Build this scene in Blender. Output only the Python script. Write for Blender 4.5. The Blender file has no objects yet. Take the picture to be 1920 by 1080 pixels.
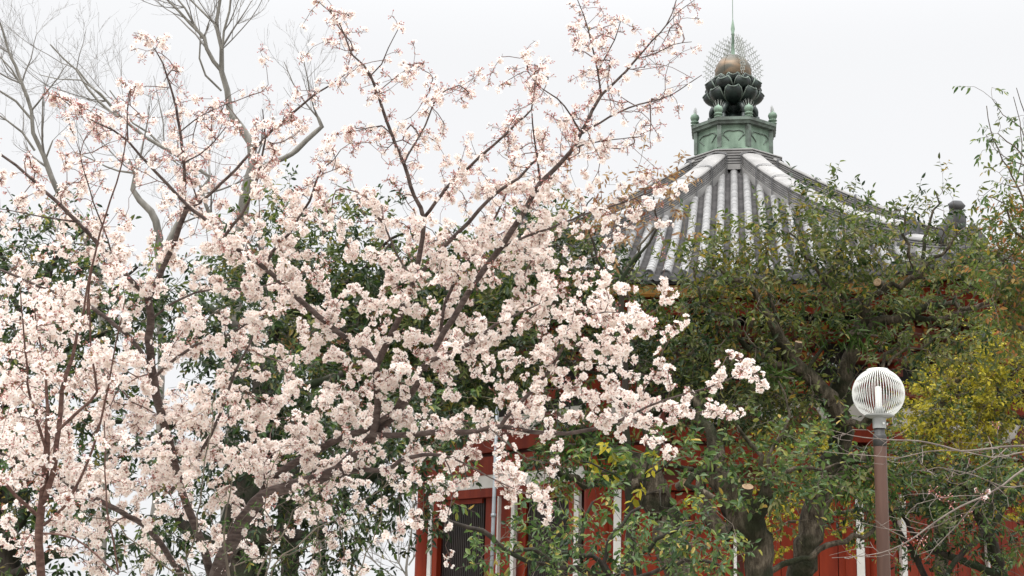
import bpy, math, random
import numpy as np
from math import sin, cos, pi, radians, sqrt, atan2, log
from mathutils import Matrix, Vector

rng = np.random.default_rng(11)
random.seed(5)
S = bpy.context.scene
COL = S.collection

# ------------------------------------------------------------------ camera
F = 2666.67                       # focal length in pixels of the 1920 wide photograph
PITCH, ROLL = radians(12.5), radians(1.5)
EYE = np.array([0.0, 0.0, 1.6])
cam_d = bpy.data.cameras.new("camera"); cam = bpy.data.objects.new("camera", cam_d); COL.objects.link(cam)
cam_d.lens = 50; cam_d.sensor_width = 36; cam_d.clip_start = 0.1; cam_d.clip_end = 3000
CM = Matrix.Rotation(pi/2 + PITCH, 4, 'X') @ Matrix.Rotation(ROLL, 4, 'Z')
cam.matrix_world = Matrix.Translation(Vector(EYE)) @ CM
S.camera = cam
MR = np.array(CM.to_3x3())

def P(px, py, d):
    """world point seen at pixel px,py at depth d metres"""
    px, py, d = np.broadcast_arrays(np.asarray(px, float), np.asarray(py, float), np.asarray(d, float))
    q = np.stack([(px-960)/F*d, -(py-540)/F*d, -d], -1)
    return EYE + q @ MR.T

def proj(p):
    q = (np.asarray(p, float)-EYE) @ MR
    return np.stack([960+F*q[..., 0]/-q[..., 2], 540-F*q[..., 1]/-q[..., 2]], -1), -q[..., 2]

# ------------------------------------------------------------------ world, sun, exposure
SUN_EL, SUN_AZ = radians(52), radians(205)      # azimuth measured clockwise from +Y
w = bpy.data.worlds.new("World"); S.world = w; w.use_nodes = True
nt = w.node_tree; nt.nodes.clear()
def N(t, **kw):
    n = nt.nodes.new(t)
    for k, v in kw.items(): setattr(n, k, v)
    return n
sky = N('ShaderNodeTexSky'); sky.sky_type = 'NISHITA'; sky.sun_disc = False
sky.sun_elevation = SUN_EL; sky.sun_rotation = SUN_AZ; sky.air_density = 1.0; sky.dust_density = 3.0
hs = N('ShaderNodeHueSaturation'); hs.inputs['Saturation'].default_value = 0.25; hs.inputs['Value'].default_value = 0.10
tc = N('ShaderNodeTexCoord'); sx = N('ShaderNodeSeparateXYZ')
mr = N('ShaderNodeMapRange'); mr.interpolation_type = 'SMOOTHSTEP'; mr.inputs['From Min'].default_value = 0.36; mr.inputs['From Max'].default_value = 1.0
mr.inputs['To Min'].default_value = 0.785; mr.inputs['To Max'].default_value = 4.2
nz = N('ShaderNodeTexNoise'); nz.inputs['Scale'].default_value = 2.2; nz.inputs['Detail'].default_value = 4
nm = N('ShaderNodeMapRange'); nm.inputs['To Min'].default_value = 0.965; nm.inputs['To Max'].default_value = 1.03
mu = N('ShaderNodeMath', operation='MULTIPLY')
cl = N('ShaderNodeMix', data_type='RGBA', blend_type='MULTIPLY'); cl.inputs[0].default_value = 1
cl.inputs[6].default_value = (0.985, 0.992, 1.01, 1)
mx = N('ShaderNodeMix', data_type='RGBA'); mx.inputs[0].default_value = 0.93
bg = N('ShaderNodeBackground'); out = N('ShaderNodeOutputWorld')
lk = nt.links.new
lk(sky.outputs[0], hs.inputs['Color']); lk(tc.outputs['Generated'], sx.inputs[0]); lk(sx.outputs[2], mr.inputs[0])
lk(tc.outputs['Generated'], nz.inputs['Vector']); lk(nz.outputs[0], nm.inputs[0])
lk(mr.outputs[0], mu.inputs[0]); lk(nm.outputs[0], mu.inputs[1]); lk(mu.outputs[0], cl.inputs[7])
lk(hs.outputs[0], mx.inputs[6]); lk(cl.outputs[2], mx.inputs[7]); lk(mx.outputs[2], bg.inputs[0]); lk(bg.outputs[0], out.inputs[0])
bg.inputs[1].default_value = 1.0

sd = bpy.data.lights.new("sun", 'SUN'); sd.energy = 1.5; sd.angle = radians(18); sd.color = (1, .965, .91)
so = bpy.data.objects.new("sun", sd); COL.objects.link(so)
sv = Vector((sin(SUN_AZ)*cos(SUN_EL), cos(SUN_AZ)*cos(SUN_EL), sin(SUN_EL)))
so.rotation_euler = sv.to_track_quat('Z', 'Y').to_euler()

S.view_settings.view_transform = 'Standard'; S.view_settings.look = 'None'
S.view_settings.gamma = 1; S.view_settings.exposure = 0.32
S.cycles.max_bounces = 8; S.cycles.transparent_max_bounces = 6; S.cycles.diffuse_bounces = 4
S.cycles.transmission_bounces = 6; S.cycles.caustics_reflective = False; S.cycles.caustics_refractive = False

# ------------------------------------------------------------------ materials
def ramp(nd, stops):
    cr = nd.color_ramp
    while len(cr.elements) < len(stops): cr.elements.new(0.5)
    for e, (p, c) in zip(cr.elements, stops): e.position = p; e.color = (*c, 1)

def mat_base(name):
    m = bpy.data.materials.new(name); m.use_nodes = True
    t = m.node_tree; b = t.nodes['Principled BSDF']
    return m, t, b

def mat_noise(name, c1, c2, scale=4, rough=.7, bump=0.0, bscale=None, metal=0.0, stretch=(1, 1, 1), mid=(.35, .65), spec=.5, detail=6):
    m, t, b = mat_base(name)
    co = t.nodes.new('ShaderNodeTexCoord'); mp = t.nodes.new('ShaderNodeMapping'); mp.inputs['Scale'].default_value = stretch
    n = t.nodes.new('ShaderNodeTexNoise'); n.inputs['Scale'].default_value = scale; n.inputs['Detail'].default_value = detail
    r = t.nodes.new('ShaderNodeValToRGB'); ramp(r, [(mid[0], c1), (mid[1], c2)])
    t.links.new(co.outputs['Object'], mp.inputs[0]); t.links.new(mp.outputs[0], n.inputs['Vector'])
    t.links.new(n.outputs[0], r.inputs[0]); t.links.new(r.outputs[0], b.inputs['Base Color'])
    b.inputs['Roughness'].default_value = rough; b.inputs['Metallic'].default_value = metal
    b.inputs['Specular IOR Level'].default_value = spec
    if bump:
        n2 = t.nodes.new('ShaderNodeTexNoise'); n2.inputs['Scale'].default_value = bscale or scale*4; n2.inputs['Detail'].default_value = 8
        bm = t.nodes.new('ShaderNodeBump'); bm.inputs['Strength'].default_value = min(bump, 1); bm.inputs['Distance'].default_value = .03
        t.links.new(mp.outputs[0], n2.inputs['Vector']); t.links.new(n2.outputs[0], bm.inputs['Height']); t.links.new(bm.outputs[0], b.inputs['Normal'])
    return m

def mat_leaf(name, stops, rough=.4, trans=.35, tcol=None, patch=None):
    """leaf: colour per leaf, part diffuse, part translucent; patch = second ramp mixed in by large noise"""
    m, t, b = mat_base(name)
    g = t.nodes.new('ShaderNodeNewGeometry')
    r = t.nodes.new('ShaderNodeValToRGB'); ramp(r, stops)
    t.links.new(g.outputs['Random Per Island'], r.inputs[0])
    col = r.outputs[0]
    if patch:
        r2 = t.nodes.new('ShaderNodeValToRGB'); ramp(r2, patch); t.links.new(g.outputs['Random Per Island'], r2.inputs[0])
        co = t.nodes.new('ShaderNodeTexCoord'); n = t.nodes.new('ShaderNodeTexNoise'); n.inputs['Scale'].default_value = .8; n.inputs['Detail'].default_value = 3
        mm = t.nodes.new('ShaderNodeMapRange'); mm.inputs['From Min'].default_value = .54; mm.inputs['From Max'].default_value = .66
        mxx = t.nodes.new('ShaderNodeMix'); mxx.data_type = 'RGBA'
        t.links.new(co.outputs['Object'], n.inputs['Vector']); t.links.new(n.outputs[0], mm.inputs[0]); t.links.new(mm.outputs[0], mxx.inputs[0])
        t.links.new(col, mxx.inputs[6]); t.links.new(r2.outputs[0], mxx.inputs[7]); col = mxx.outputs[2]
    t.links.new(col, b.inputs['Base Color']); b.inputs['Roughness'].default_value = rough; b.inputs['Specular IOR Level'].default_value = .28
    tr = t.nodes.new('ShaderNodeBsdfTranslucent'); ms = t.nodes.new('ShaderNodeMixShader'); ms.inputs[0].default_value = trans
    if tcol:
        mc = t.nodes.new('ShaderNodeMix'); mc.data_type = 'RGBA'; mc.blend_type = 'MULTIPLY'; mc.inputs[0].default_value = 1
        t.links.new(col, mc.inputs[6]); mc.inputs[7].default_value = (*tcol, 1); t.links.new(mc.outputs[2], tr.inputs[0])
    else: t.links.new(col, tr.inputs[0])
    o = t.nodes['Material Output']
    t.links.new(b.outputs[0], ms.inputs[1]); t.links.new(tr.outputs[0], ms.inputs[2]); t.links.new(ms.outputs[0], o.inputs[0])
    return m

def mat_bark(name, c1, c2, c3, scale=9, stretch=(1, 1, .25), moss=None, bump=.9, dist=.04):
    m, t, b = mat_base(name)
    co = t.nodes.new('ShaderNodeTexCoord'); mp = t.nodes.new('ShaderNodeMapping'); mp.inputs['Scale'].default_value = stretch
    n = t.nodes.new('ShaderNodeTexNoise'); n.inputs['Scale'].default_value = scale; n.inputs['Detail'].default_value = 9; n.inputs['Roughness'].default_value = .65
    r = t.nodes.new('ShaderNodeValToRGB'); ramp(r, [(.3, c1), (.5, c2), (.72, c3)])
    t.links.new(co.outputs['Object'], mp.inputs[0]); t.links.new(mp.outputs[0], n.inputs['Vector']); t.links.new(n.outputs[0], r.inputs[0])
    col = r.outputs[0]
    if moss:
        n3 = t.nodes.new('ShaderNodeTexNoise'); n3.inputs['Scale'].default_value = 2.1; n3.inputs['Detail'].default_value = 8
        m3 = t.nodes.new('ShaderNodeMapRange'); m3.inputs['From Min'].default_value = .47; m3.inputs['From Max'].default_value = .6
        x = t.nodes.new('ShaderNodeMix'); x.data_type = 'RGBA'; x.inputs[7].default_value = (*moss, 1)
        t.links.new(co.outputs['Object'], n3.inputs['Vector']); t.links.new(n3.outputs[0], m3.inputs[0]); t.links.new(m3.outputs[0], x.inputs[0])
        t.links.new(col, x.inputs[6]); col = x.outputs[2]
    t.links.new(col, b.inputs['Base Color']); b.inputs['Roughness'].default_value = .85; b.inputs['Specular IOR Level'].default_value = .3
    bm = t.nodes.new('ShaderNodeBump'); bm.inputs['Strength'].default_value = bump; bm.inputs['Distance'].default_value = dist
    t.links.new(n.outputs[0], bm.inputs['Height']); t.links.new(bm.outputs[0], b.inputs['Normal'])
    return m

M = {}
M['cherry_bark'] = mat_bark('cherry_bark', (.030, .021, .019), (.078, .056, .049), (.15, .12, .105), scale=14, stretch=(1, 1, 3.5), bump=.7, dist=.012)
M['young_bark'] = mat_bark('young_bark', (.045, .022, .018), (.10, .053, .042), (.18, .11, .088), scale=18, stretch=(1, 1, 3), bump=.6, dist=.006)
M['twig'] = mat_noise('twig', (.075, .042, .035), (.15, .09, .075), scale=12, rough=.8)
M['grey_bark'] = mat_bark('grey_bark', (.11, .103, .09), (.20, .19, .17), (.30, .285, .26), scale=6, bump=.4, dist=.02)  # grey, with bloom from the bright sky paled into the colour; twigs likewise
M['grey_twig'] = mat_noise('grey_twig', (.14, .13, .12), (.23, .215, .20), scale=5, rough=.9)
M['pale_twig'] = mat_noise('pale_twig', (.10, .075, .062), (.22, .18, .15), scale=9, rough=.8)
M['oak_bark'] = mat_bark('oak_bark', (.014, .010, .007), (.10, .08, .056), (.27, .225, .165), scale=19, stretch=(1, 1, .3), moss=(.026, .029, .012), bump=1, dist=.09)
M['dark_bark'] = mat_bark('dark_bark', (.012, .01, .008), (.035, .028, .022), (.08, .065, .05), scale=9, moss=(.02, .03, .012), bump=1, dist=.04)
M['branch_brown'] = mat_noise('branch_brown', (.055, .042, .03), (.15, .12, .088), scale=9, rough=.85)
M['petal'] = mat_leaf('petal', [(0, (.88, .765, .715)), (.45, (.91, .84, .785)), (1, (.93, .89, .84))], rough=.6, trans=.5)
M['heart'] = mat_leaf('flower_heart', [(0, (.55, .20, .17)), (1, (.70, .42, .30))], rough=.7, trans=.2)
M['calyx'] = mat_leaf('calyx', [(0, (.24, .055, .05)), (.5, (.34, .11, .08)), (1, (.30, .17, .07))], rough=.6, trans=.2)
M['bud'] = mat_leaf('bud', [(0, (.50, .19, .19)), (.5, (.66, .36, .35)), (1, (.78, .58, .55))], rough=.5, trans=.3)
M['bronze_leaf'] = mat_leaf('bronze_leaf', [(0, (.20, .07, .035)), (.6, (.28, .13, .05)), (1, (.26, .22, .06))], rough=.45, trans=.35)
M['oak_leaf'] = mat_leaf('oak_leaf', [(0, (.022, .040, .012)), (.45, (.060, .088, .026)), (.8, (.135, .155, .052)), (.95, (.20, .18, .055)), (1, (.27, .17, .04))], rough=.38, trans=.38, tcol=(1.6, 1.7, .8),
    patch=[(0, (.036, .046, .011)), (.6, (.10, .10, .023)), (1, (.26, .165, .03))])
M['deep_leaf'] = mat_leaf('deep_leaf', [(0, (.007, .016, .007)), (.5, (.019, .038, .014)), (.88, (.050, .078, .027)), (1, (.14, .12, .035))], rough=.33, trans=.3, tcol=(1.5, 1.7, .8))
M['gloss_leaf'] = mat_leaf('gloss_leaf', [(0, (.035, .07, .026)), (.5, (.075, .125, .045)), (.85, (.13, .18, .055)), (.96, (.28, .26, .07)), (1, (.38, .24, .07))], rough=.36, trans=.35, tcol=(1.5, 1.6, .8))
M['fern_leaf'] = mat_leaf('fern_leaf', [(0, (.03, .07, .015)), (1, (.09, .15, .03))], rough=.5, trans=.3)
M['pale_leaf'] = mat_leaf('pale_leaf', [(0, (.07, .105, .03)), (.6, (.12, .15, .045)), (1, (.22, .21, .09))], rough=.45, trans=.4)
M['yellow_leaf'] = mat_leaf('yellow_leaf', [(0, (.09, .10, .012)), (.5, (.29, .26, .02)), (1, (.52, .43, .035))], rough=.5, trans=.45,
    patch=[(0, (.06, .085, .015)), (.7, (.13, .14, .02)), (1, (.25, .22, .03))])
M['orange_leaf'] = mat_leaf('orange_leaf', [(0, (.06, .11, .02)), (.55, (.11, .15, .03)), (.78, (.26, .16, .04)), (1, (.40, .15, .05))], rough=.45, trans=.45)
M['dry_leaf'] = mat_leaf('dry_leaf', [(0, (.16, .07, .03)), (.5, (.32, .19, .085)), (1, (.46, .33, .17))], rough=.6, trans=.35)
M['tile_cover'] = mat_noise('tile_cover', (.145, .143, .141), (.225, .221, .216), scale=3.6, rough=.6, mid=(.36, .6), bump=.2, detail=10)
M['tile_pan'] = mat_noise('tile_pan', (.060, .057, .058), (.125, .12, .12), scale=3, rough=.7, bump=.2)
M['tile_dark'] = mat_noise('tile_dark', (.035, .035, .037), (.085, .085, .088), scale=5, rough=.75)
M['ridge_side'] = mat_noise('ridge_side', (.14, .136, .132), (.23, .223, .217), scale=3, rough=.75)
M['ridge_light'] = mat_noise('ridge_light', (.19, .185, .178), (.28, .272, .262), scale=1.6, rough=.7, bump=.15, detail=10)
M['copper_green'] = mat_noise('copper_green', (.085, .13, .095), (.22, .31, .235), scale=3.5, rough=.75, bump=.15, stretch=(1, 1, .45), detail=9)
M['copper_dark'] = mat_noise('copper_dark', (.055, .065, .055), (.13, .17, .14), scale=5, rough=.6)
M['bronze_dark'] = mat_noise('bronze_dark', (.006, .008, .008), (.024, .040, .034), scale=6, rough=.42, metal=.25, mid=(.35, .75))
M['bronze_ball'] = mat_noise('bronze_ball', (.085, .08, .062), (.25, .165, .10), scale=2.2, rough=.5, metal=.3, stretch=(1, 1, 2.4), mid=(.4, .66), detail=7)
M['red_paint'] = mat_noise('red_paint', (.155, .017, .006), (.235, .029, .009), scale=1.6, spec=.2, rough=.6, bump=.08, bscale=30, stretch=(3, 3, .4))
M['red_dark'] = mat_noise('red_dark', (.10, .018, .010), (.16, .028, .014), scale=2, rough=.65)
M['ochre'] = mat_noise('ochre', (.28, .13, .02), (.42, .21, .035), scale=3, rough=.6)
M['white_plaster'] = mat_noise('white_plaster', (.60, .59, .555), (.70, .69, .66), scale=2.5, rough=.75)
M['dark_fill'] = mat_noise('dark_fill', (.006, .005, .005), (.014, .012, .011), scale=2, rough=.8)  # near black: painted shade under eaves and behind lattices; also the door slots
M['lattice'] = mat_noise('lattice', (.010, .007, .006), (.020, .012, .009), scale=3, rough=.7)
M['stone'] = mat_noise('stone', (.22, .21, .19), (.36, .35, .32), scale=3, rough=.85, bump=.3)
M['ground'] = mat_noise('ground', (.15, .135, .11), (.26, .24, .20), scale=1.3, rough=.95, bump=.4, bscale=40)
M['pole_brown'] = mat_noise('pole_brown', (.080, .040, .029), (.118, .062, .045), scale=2.5, rough=.42, stretch=(4, 4, .5))
M['lamp_grey'] = mat_noise('lamp_grey', (.30, .31, .30), (.42, .43, .42), scale=8, rough=.4, metal=.3)
M['lamp_dark'] = mat_noise('lamp_dark', (.03, .03, .03), (.06, .058, .055), scale=8, rough=.5)
M['lamp_white'] = mat_noise('lamp_white', (.66, .67, .64), (.75, .75, .725), scale=5, rough=.35)
M['steel'] = mat_noise('steel', (.24, .27, .29), (.34, .37, .40), scale=4, rough=.45, metal=.2)
M['cut_wood'] = mat_noise('cut_wood', (.22, .14, .08), (.36, .25, .15), scale=10, rough=.8)
M['wire'] = mat_noise('wire', (.22, .23, .21), (.34, .36, .33), scale=8, rough=.6)
def mat_glass(name):
    m, t, b = mat_base(name)
    b.inputs['Base Color'].default_value = (.95, .97, .97, 1); b.inputs['Roughness'].default_value = .05
    b.inputs['Transmission Weight'].default_value = 1; b.inputs['IOR'].default_value = 1.06
    return m
M['glass'] = mat_glass('bulb_glass')

# ------------------------------------------------------------------ mesh helpers
class MB:
    def __init__(s): s.v = []; s.f = []; s.c = []; s.m = []; s.n = 0; s.mats = []
    def mi(s, m):
        if m not in s.mats: s.mats.append(m)
        return s.mats.index(m)
    def add(s, v, faces, m):
        """faces: int array (n,k) indexing v"""
        v = np.asarray(v, float).reshape(-1, 3); faces = np.asarray(faces, np.int64)
        s.v.append(v); s.f.append((faces+s.n).ravel()); s.c.append(np.full(len(faces), faces.shape[1])); s.m.append(np.full(len(faces), s.mi(m))); s.n += len(v)
    def box(s, c, h, m, R=None):
        c = np.array(c, float); h = np.array(h, float)
        v = np.array([[x, y, z] for z in (-1, 1) for y in (-1, 1) for x in (-1, 1)])*h
        if R is not None: v = v @ np.asarray(R).T
        s.add(v+c, [[0, 2, 3, 1], [4, 5, 7, 6], [0, 1, 5, 4], [2, 6, 7, 3], [0, 4, 6, 2], [1, 3, 7, 5]], m)
    def tubes(s, Pn, Rn, sides, m, cap=False, rough=0.0, lump=0.0):
        """Pn (n,k,3) centre lines, Rn (n,k) radii"""
        Pn = np.asarray(Pn, float); Rn = np.asarray(Rn, float); n, k, _ = Pn.shape
        T = np.gradient(Pn, axis=1) if k > 2 else np.repeat(Pn[:, 1:]-Pn[:, :1], 2, 1)
        T /= np.linalg.norm(T, axis=2, keepdims=True)+1e-12
        mean = Pn[:, -1]-Pn[:, 0]; ref = np.zeros_like(mean)
        ax = np.argmin(np.abs(mean), axis=1); ref[np.arange(n), ax] = 1; ref = ref[:, None, :]
        U = np.cross(T, ref); U /= np.linalg.norm(U, axis=2, keepdims=True)+1e-12; V = np.cross(T, U)
        a = np.arange(sides)*2*pi/sides
        rr = Rn[:, :, None]*np.ones(sides)
        if rough: rr = rr*(1+rough*rng.normal(size=rr.shape))
        if lump:
            w0 = 1.1/np.maximum(rr.mean(), .03); ph = rng.uniform(0, 6, 4); zz = np.cumsum(np.concatenate([np.zeros((n, 1)), np.linalg.norm(np.diff(Pn, axis=1), axis=2)], 1), 1)[:, :, None]*w0
            f = .5*np.sin(zz+ph[0]+1.3*np.sin(a+ph[1]))+.35*np.sin(2.3*zz+3*a+ph[2])+.3*np.sin(.8*zz*1.7+2*a+ph[3])+.18*np.sin(5.1*zz+5*a)
            rr = rr*(1+lump*f)
        ring = Pn[:, :, None, :]+rr[..., None]*(np.cos(a)[:, None]*U[:, :, None, :]+np.sin(a)[:, None]*V[:, :, None, :])
        i = np.arange(k-1)[:, None]*sides; j = np.arange(sides)[None, :]; j2 = (j+1) % sides
        q = np.stack([i+j, i+j2, i+sides+j2, i+sides+j], -1).reshape(-1, 4)
        F_ = (q[None]+(np.arange(n)*k*sides)[:, None, None]).reshape(-1, 4)
        s.add(ring.reshape(-1, 3), F_, m)
        if cap:
            base = s.n-n*k*sides
            for e in (0, k-1):
                idx = np.arange(n)[:, None]*k*sides+e*sides+np.arange(sides)[None]
                if e == 0: idx = idx[:, ::-1]
                s.f.append((idx+base).ravel()); s.c.append(np.full(n, sides)); s.m.append(np.full(n, s.mi(m)))
    def lathe(s, prof, segs, m, c=(0, 0, 0), R=None, cap=True):
        prof = np.array(prof, float); a = np.arange(segs)*2*pi/segs
        v = np.stack([prof[:, None, 0]*np.cos(a), prof[:, None, 0]*np.sin(a), np.repeat(prof[:, 1:2], segs, 1)], -1).reshape(-1, 3)
        if R is not None: v = v @ np.asarray(R).T
        k = len(prof); i = np.arange(k-1)[:, None]*segs; j = np.arange(segs)[None]; j2 = (j+1) % segs
        s.add(v+np.array(c), np.stack([i+j, i+j2, i+segs+j2, i+segs+j], -1).reshape(-1, 4), m)
        if cap:
            b = s.n-k*segs
            for idx in (np.arange(segs)[::-1], (k-1)*segs+np.arange(segs)):
                s.f.append(idx+b); s.c.append(np.array([segs])); s.m.append(np.array([s.mi(m)]))
    def grid(s, G, m):
        G = np.asarray(G, float); r, c, _ = G.shape
        i = np.arange(r-1)[:, None]*c; j = np.arange(c-1)[None]
        s.add(G.reshape(-1, 3), np.stack([i+j, i+j+1, i+c+j+1, i+c+j], -1).reshape(-1, 4), m)
    def build(s, name, parent=None, smooth=False, loc=None, **props):
        me = bpy.data.meshes.new(name)
        v = np.concatenate(s.v).astype(np.float32); f = np.concatenate(s.f).astype(np.int32)
        c = np.concatenate(s.c).astype(np.int32); mm = np.concatenate(s.m).astype(np.int32)
        if loc is not None: v = v-np.asarray(loc, np.float32)
        me.vertices.add(len(v)); me.vertices.foreach_set('co', v.ravel())
        me.loops.add(len(f)); me.loops.foreach_set('vertex_index', f)
        me.polygons.add(len(c)); me.polygons.foreach_set('loop_start', np.concatenate([[0], np.cumsum(c)[:-1]]).astype(np.int32))
        me.polygons.foreach_set('loop_total', c); me.polygons.foreach_set('material_index', mm)
        me.polygons.foreach_set('use_smooth', np.full(len(c), smooth))
        for m in s.mats: me.materials.append(m if not isinstance(m, str) else M[m])
        me.update(calc_edges=True); me.validate()
        o = bpy.data.objects.new(name, me); COL.objects.link(o)
        if parent is not None: o.parent = parent
        if loc is not None: o.location = loc
        for k, x in props.items(): o[k] = x
        return o

def thing(name, label, cat, loc=(0, 0, 0), rz=0, group=None):
    o = bpy.data.objects.new(name, None); COL.objects.link(o); o.location = loc; o.rotation_euler = (0, 0, rz)
    o['label'] = label; o['category'] = cat
    if group: o['group'] = group
    return o

def nrm(a): return a/(np.linalg.norm(a, axis=-1, keepdims=True)+1e-12)
def basis(n):
    n = nrm(n); r = np.where(np.abs(n[..., 2:3]) < .9, np.array([0, 0, 1.]), np.array([1., 0, 0]))
    u = nrm(np.cross(n, r)); return u, np.cross(n, u)

def smooth_line(pts, r, step):
    """Catmull-Rom resample of 3-D points with radii"""
    pts = np.asarray(pts, float); r = np.asarray(r, float)
    if len(pts) == 2:
        n = max(2, int(np.linalg.norm(pts[1]-pts[0])/step)); t = np.linspace(0, 1, n+1)[:, None]
        return pts[0]+(pts[1]-pts[0])*t, r[0]+(r[1]-r[0])*t[:, 0]
    A = np.vstack([2*pts[0]-pts[1], pts, 2*pts[-1]-pts[-2]]); op = []; orr = []
    for i in range(len(pts)-1):
        p0, p1, p2, p3 = A[i:i+4]; n = max(1, int(round(np.linalg.norm(p2-p1)/step)))
        for q in range(n):
            t = q/n
            op.append(.5*((2*p1)+(-p0+p2)*t+(2*p0-5*p1+4*p2-p3)*t*t+(-p0+3*p1-3*p2+p3)*t**3)); orr.append(r[i]+(r[i+1]-r[i])*t)
    op.append(pts[-1]); orr.append(r[-1])
    return np.array(op), np.array(orr)

# ------------------------------------------------------------------ trees
class Tree:
    def __init__(s, step=.1, rs=1.0):
        s.rs = rs
        s.pos = []; s.par = []; s.tan = []; s.rad = []; s.len = []; s.limbs = []; s.step = step
    def limb(s, txt, d0, d1=None, sides=10, wob=.004, ground=False, grow_from=0.0):
        """txt: 'x,y,r x,y,r' pixel trace with pixel radii; depth runs from d0 to d1"""
        a = np.array([[float(q) for q in p.split(',')] for p in txt.split()]); d1 = d0 if d1 is None else d1
        L = np.concatenate([[0], np.cumsum(np.hypot(*np.diff(a[:, :2], axis=0).T))]); d = d0+(d1-d0)*L/max(L[-1], 1)
        pts = P(a[:, 0], a[:, 1], d); r = a[:, 2]/F*d*s.rs
        if ground:
            g = pts[0].copy(); g[2] = 0; dz = pts[0]-pts[1]; g[:2] += dz[:2]*.2
            pts = np.vstack([g, pts]); r = np.concatenate([[r[0]*1.35], r])
        p, r = smooth_line(pts, r, s.step)
        if wob: 
            nz_ = rng.normal(size=p.shape)*wob*np.minimum(1, r[:, None]/.01+.3); nz_[0] = 0
            p = p+nz_*.5
        s.limbs.append((p, r, sides)); b = len(s.pos); T = nrm(np.gradient(p, axis=0))
        for i in range(len(p)):
            s.pos.append(p[i]); s.par.append(b+i-1 if i else -1); s.tan.append(T[i]); s.rad.append(r[i]); s.len.append(0.0)
        return p
    def attract(s, pxy, sigma, dmin=None, bias=0.0):
        """pixel positions -> 3-D attractors whose depth follows the nearest limb"""
        pos = np.array(s.pos); uv, dep = proj(pos); pxy = np.asarray(pxy, float); o = np.empty((len(pxy), 3)); dd = np.empty(len(pxy))
        for i in range(0, len(pxy), 500):
            D = np.linalg.norm(pxy[i:i+500, None]-uv[None], axis=2); j = D.argmin(1); dd[i:i+500] = D.min(1)
            d = dep[j]+rng.normal(size=len(j))*sigma+bias
            if dmin: d = np.maximum(d, dmin)
            o[i:i+500] = P(pxy[i:i+500, 0], pxy[i:i+500, 1], d)
        return o, dd
    def grow(s, A, tip=.0022, pen=.2, curve=.35, jit=.02, droop=0., power=.42, maxseg=10):
        """join every attractor to the nearest wood with a curved twig"""
        n0 = len(s.pos); A = np.asarray(A); m = len(A)
        pos = np.array(s.pos); order = []
        for i in range(0, m, 400): order.append(np.linalg.norm(A[i:i+400, None]-pos[None], axis=2).min(1))
        order = np.argsort(np.concatenate(order)); cap = n0+m*(maxseg+1)+10
        BP = np.empty((cap, 3)); BP[:n0] = pos; BT = np.empty((cap, 3)); BT[:n0] = np.array(s.tan); BL = np.zeros(cap)
        par = -np.ones(cap, int); load = np.zeros(cap); n = n0; paths = []; end = np.zeros(m, int)
        for ai in order:
            a = A[ai]; dv = a-BP[:n]; D = np.sqrt((dv*dv).sum(1)); cost = D+pen*BL[:n]
            along = (dv*BT[:n]).sum(1)/(D+1e-9); cost = cost*(1.25-.35*along)
            j = int(cost.argmin()); L = D[j]; k = int(min(maxseg, max(2, round(L/s.step))))
            p0 = BP[j]; dirn = dv[j]/(L+1e-9); t0 = nrm(BT[j]*.6+dirn*.7); p1 = p0+t0*L*curve; p2 = a-nrm(dirn+np.array([0, 0, droop]))*L*.3
            t = (np.arange(1, k+1)/k)[:, None]
            q = (1-t)**3*p0+3*(1-t)**2*t*p1+3*(1-t)*t*t*p2+t**3*a
            if k > 2: q[:-1] += rng.normal(size=(k-1, 3))*jit*min(L, .6)
            BP[n:n+k] = q; par[n] = j; par[n+1:n+k] = np.arange(n, n+k-1); tt = np.diff(np.vstack([p0, q]), axis=0); BT[n:n+k] = nrm(tt)
            BL[n:n+k] = BL[j]+L*t[:, 0]; load[n+k-1] += 1; paths.append((j, n, k)); end[ai] = n+k-1; n += k
        for i in range(n-1, n0-1, -1): load[par[i]] += load[i]
        rad = tip*np.maximum(load, 1)**power
        groups = {}
        for j, b, k in paths:
            r0 = rad[b]; 
            if j >= n0: r0 = min(rad[j], rad[b]*1.15)
            groups.setdefault(k, []).append((np.vstack([BP[j], BP[b:b+k]]), np.concatenate([[r0], rad[b:b+k]])))
        s.groups = groups; s.tipdir = BT[end]; s.BP = BP[:n]; s.BT = BT[:n]; s.BR = np.concatenate([np.array(s.rad), rad[n0:n]])
    def wood(s, name, mat, parent, rough=0.03):
        b = MB()
        for p, r, sd in s.limbs: b.tubes(p[None], r[None], sd, mat, rough=rough if r.mean() > .012 else 0)
        return b.build(name, parent, smooth=True)
    def twigs(s, name, mat, parent, extra=None):
        b = MB()
        for k, g in s.groups.items():
            b.tubes(np.array([x[0] for x in g]), np.array([x[1] for x in g]), 4 if k > 2 else 3, mat)
        if extra: extra(b)
        return b.build(name, parent, smooth=True)

def leaves(b, base, d, n, ln, wd, mat, fold=.28, sag=.22):
    d = nrm(d); sd = nrm(np.cross(d, n)); up = np.cross(sd, d)
    def v(s_, w_): return base+d*(ln*s_)[:, None]+sd*(wd*w_)[:, None]+up*(np.abs(wd*w_)*fold-ln*s_*s_*sag)[:, None]
    one = np.ones(len(base))
    V = np.stack([v(0*one, 0*one), v(.3*one, .47*one), v(.68*one, .40*one), v(one, 0*one), v(.68*one, -.40*one), v(.3*one, -.47*one)], 1)
    i = (np.arange(len(base))*6)[:, None, None]
    b.add(V.reshape(-1, 3), (np.array([[0, 1, 2, 3], [0, 3, 4, 5]])[None]+i).reshape(-1, 4), mat)

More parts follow.
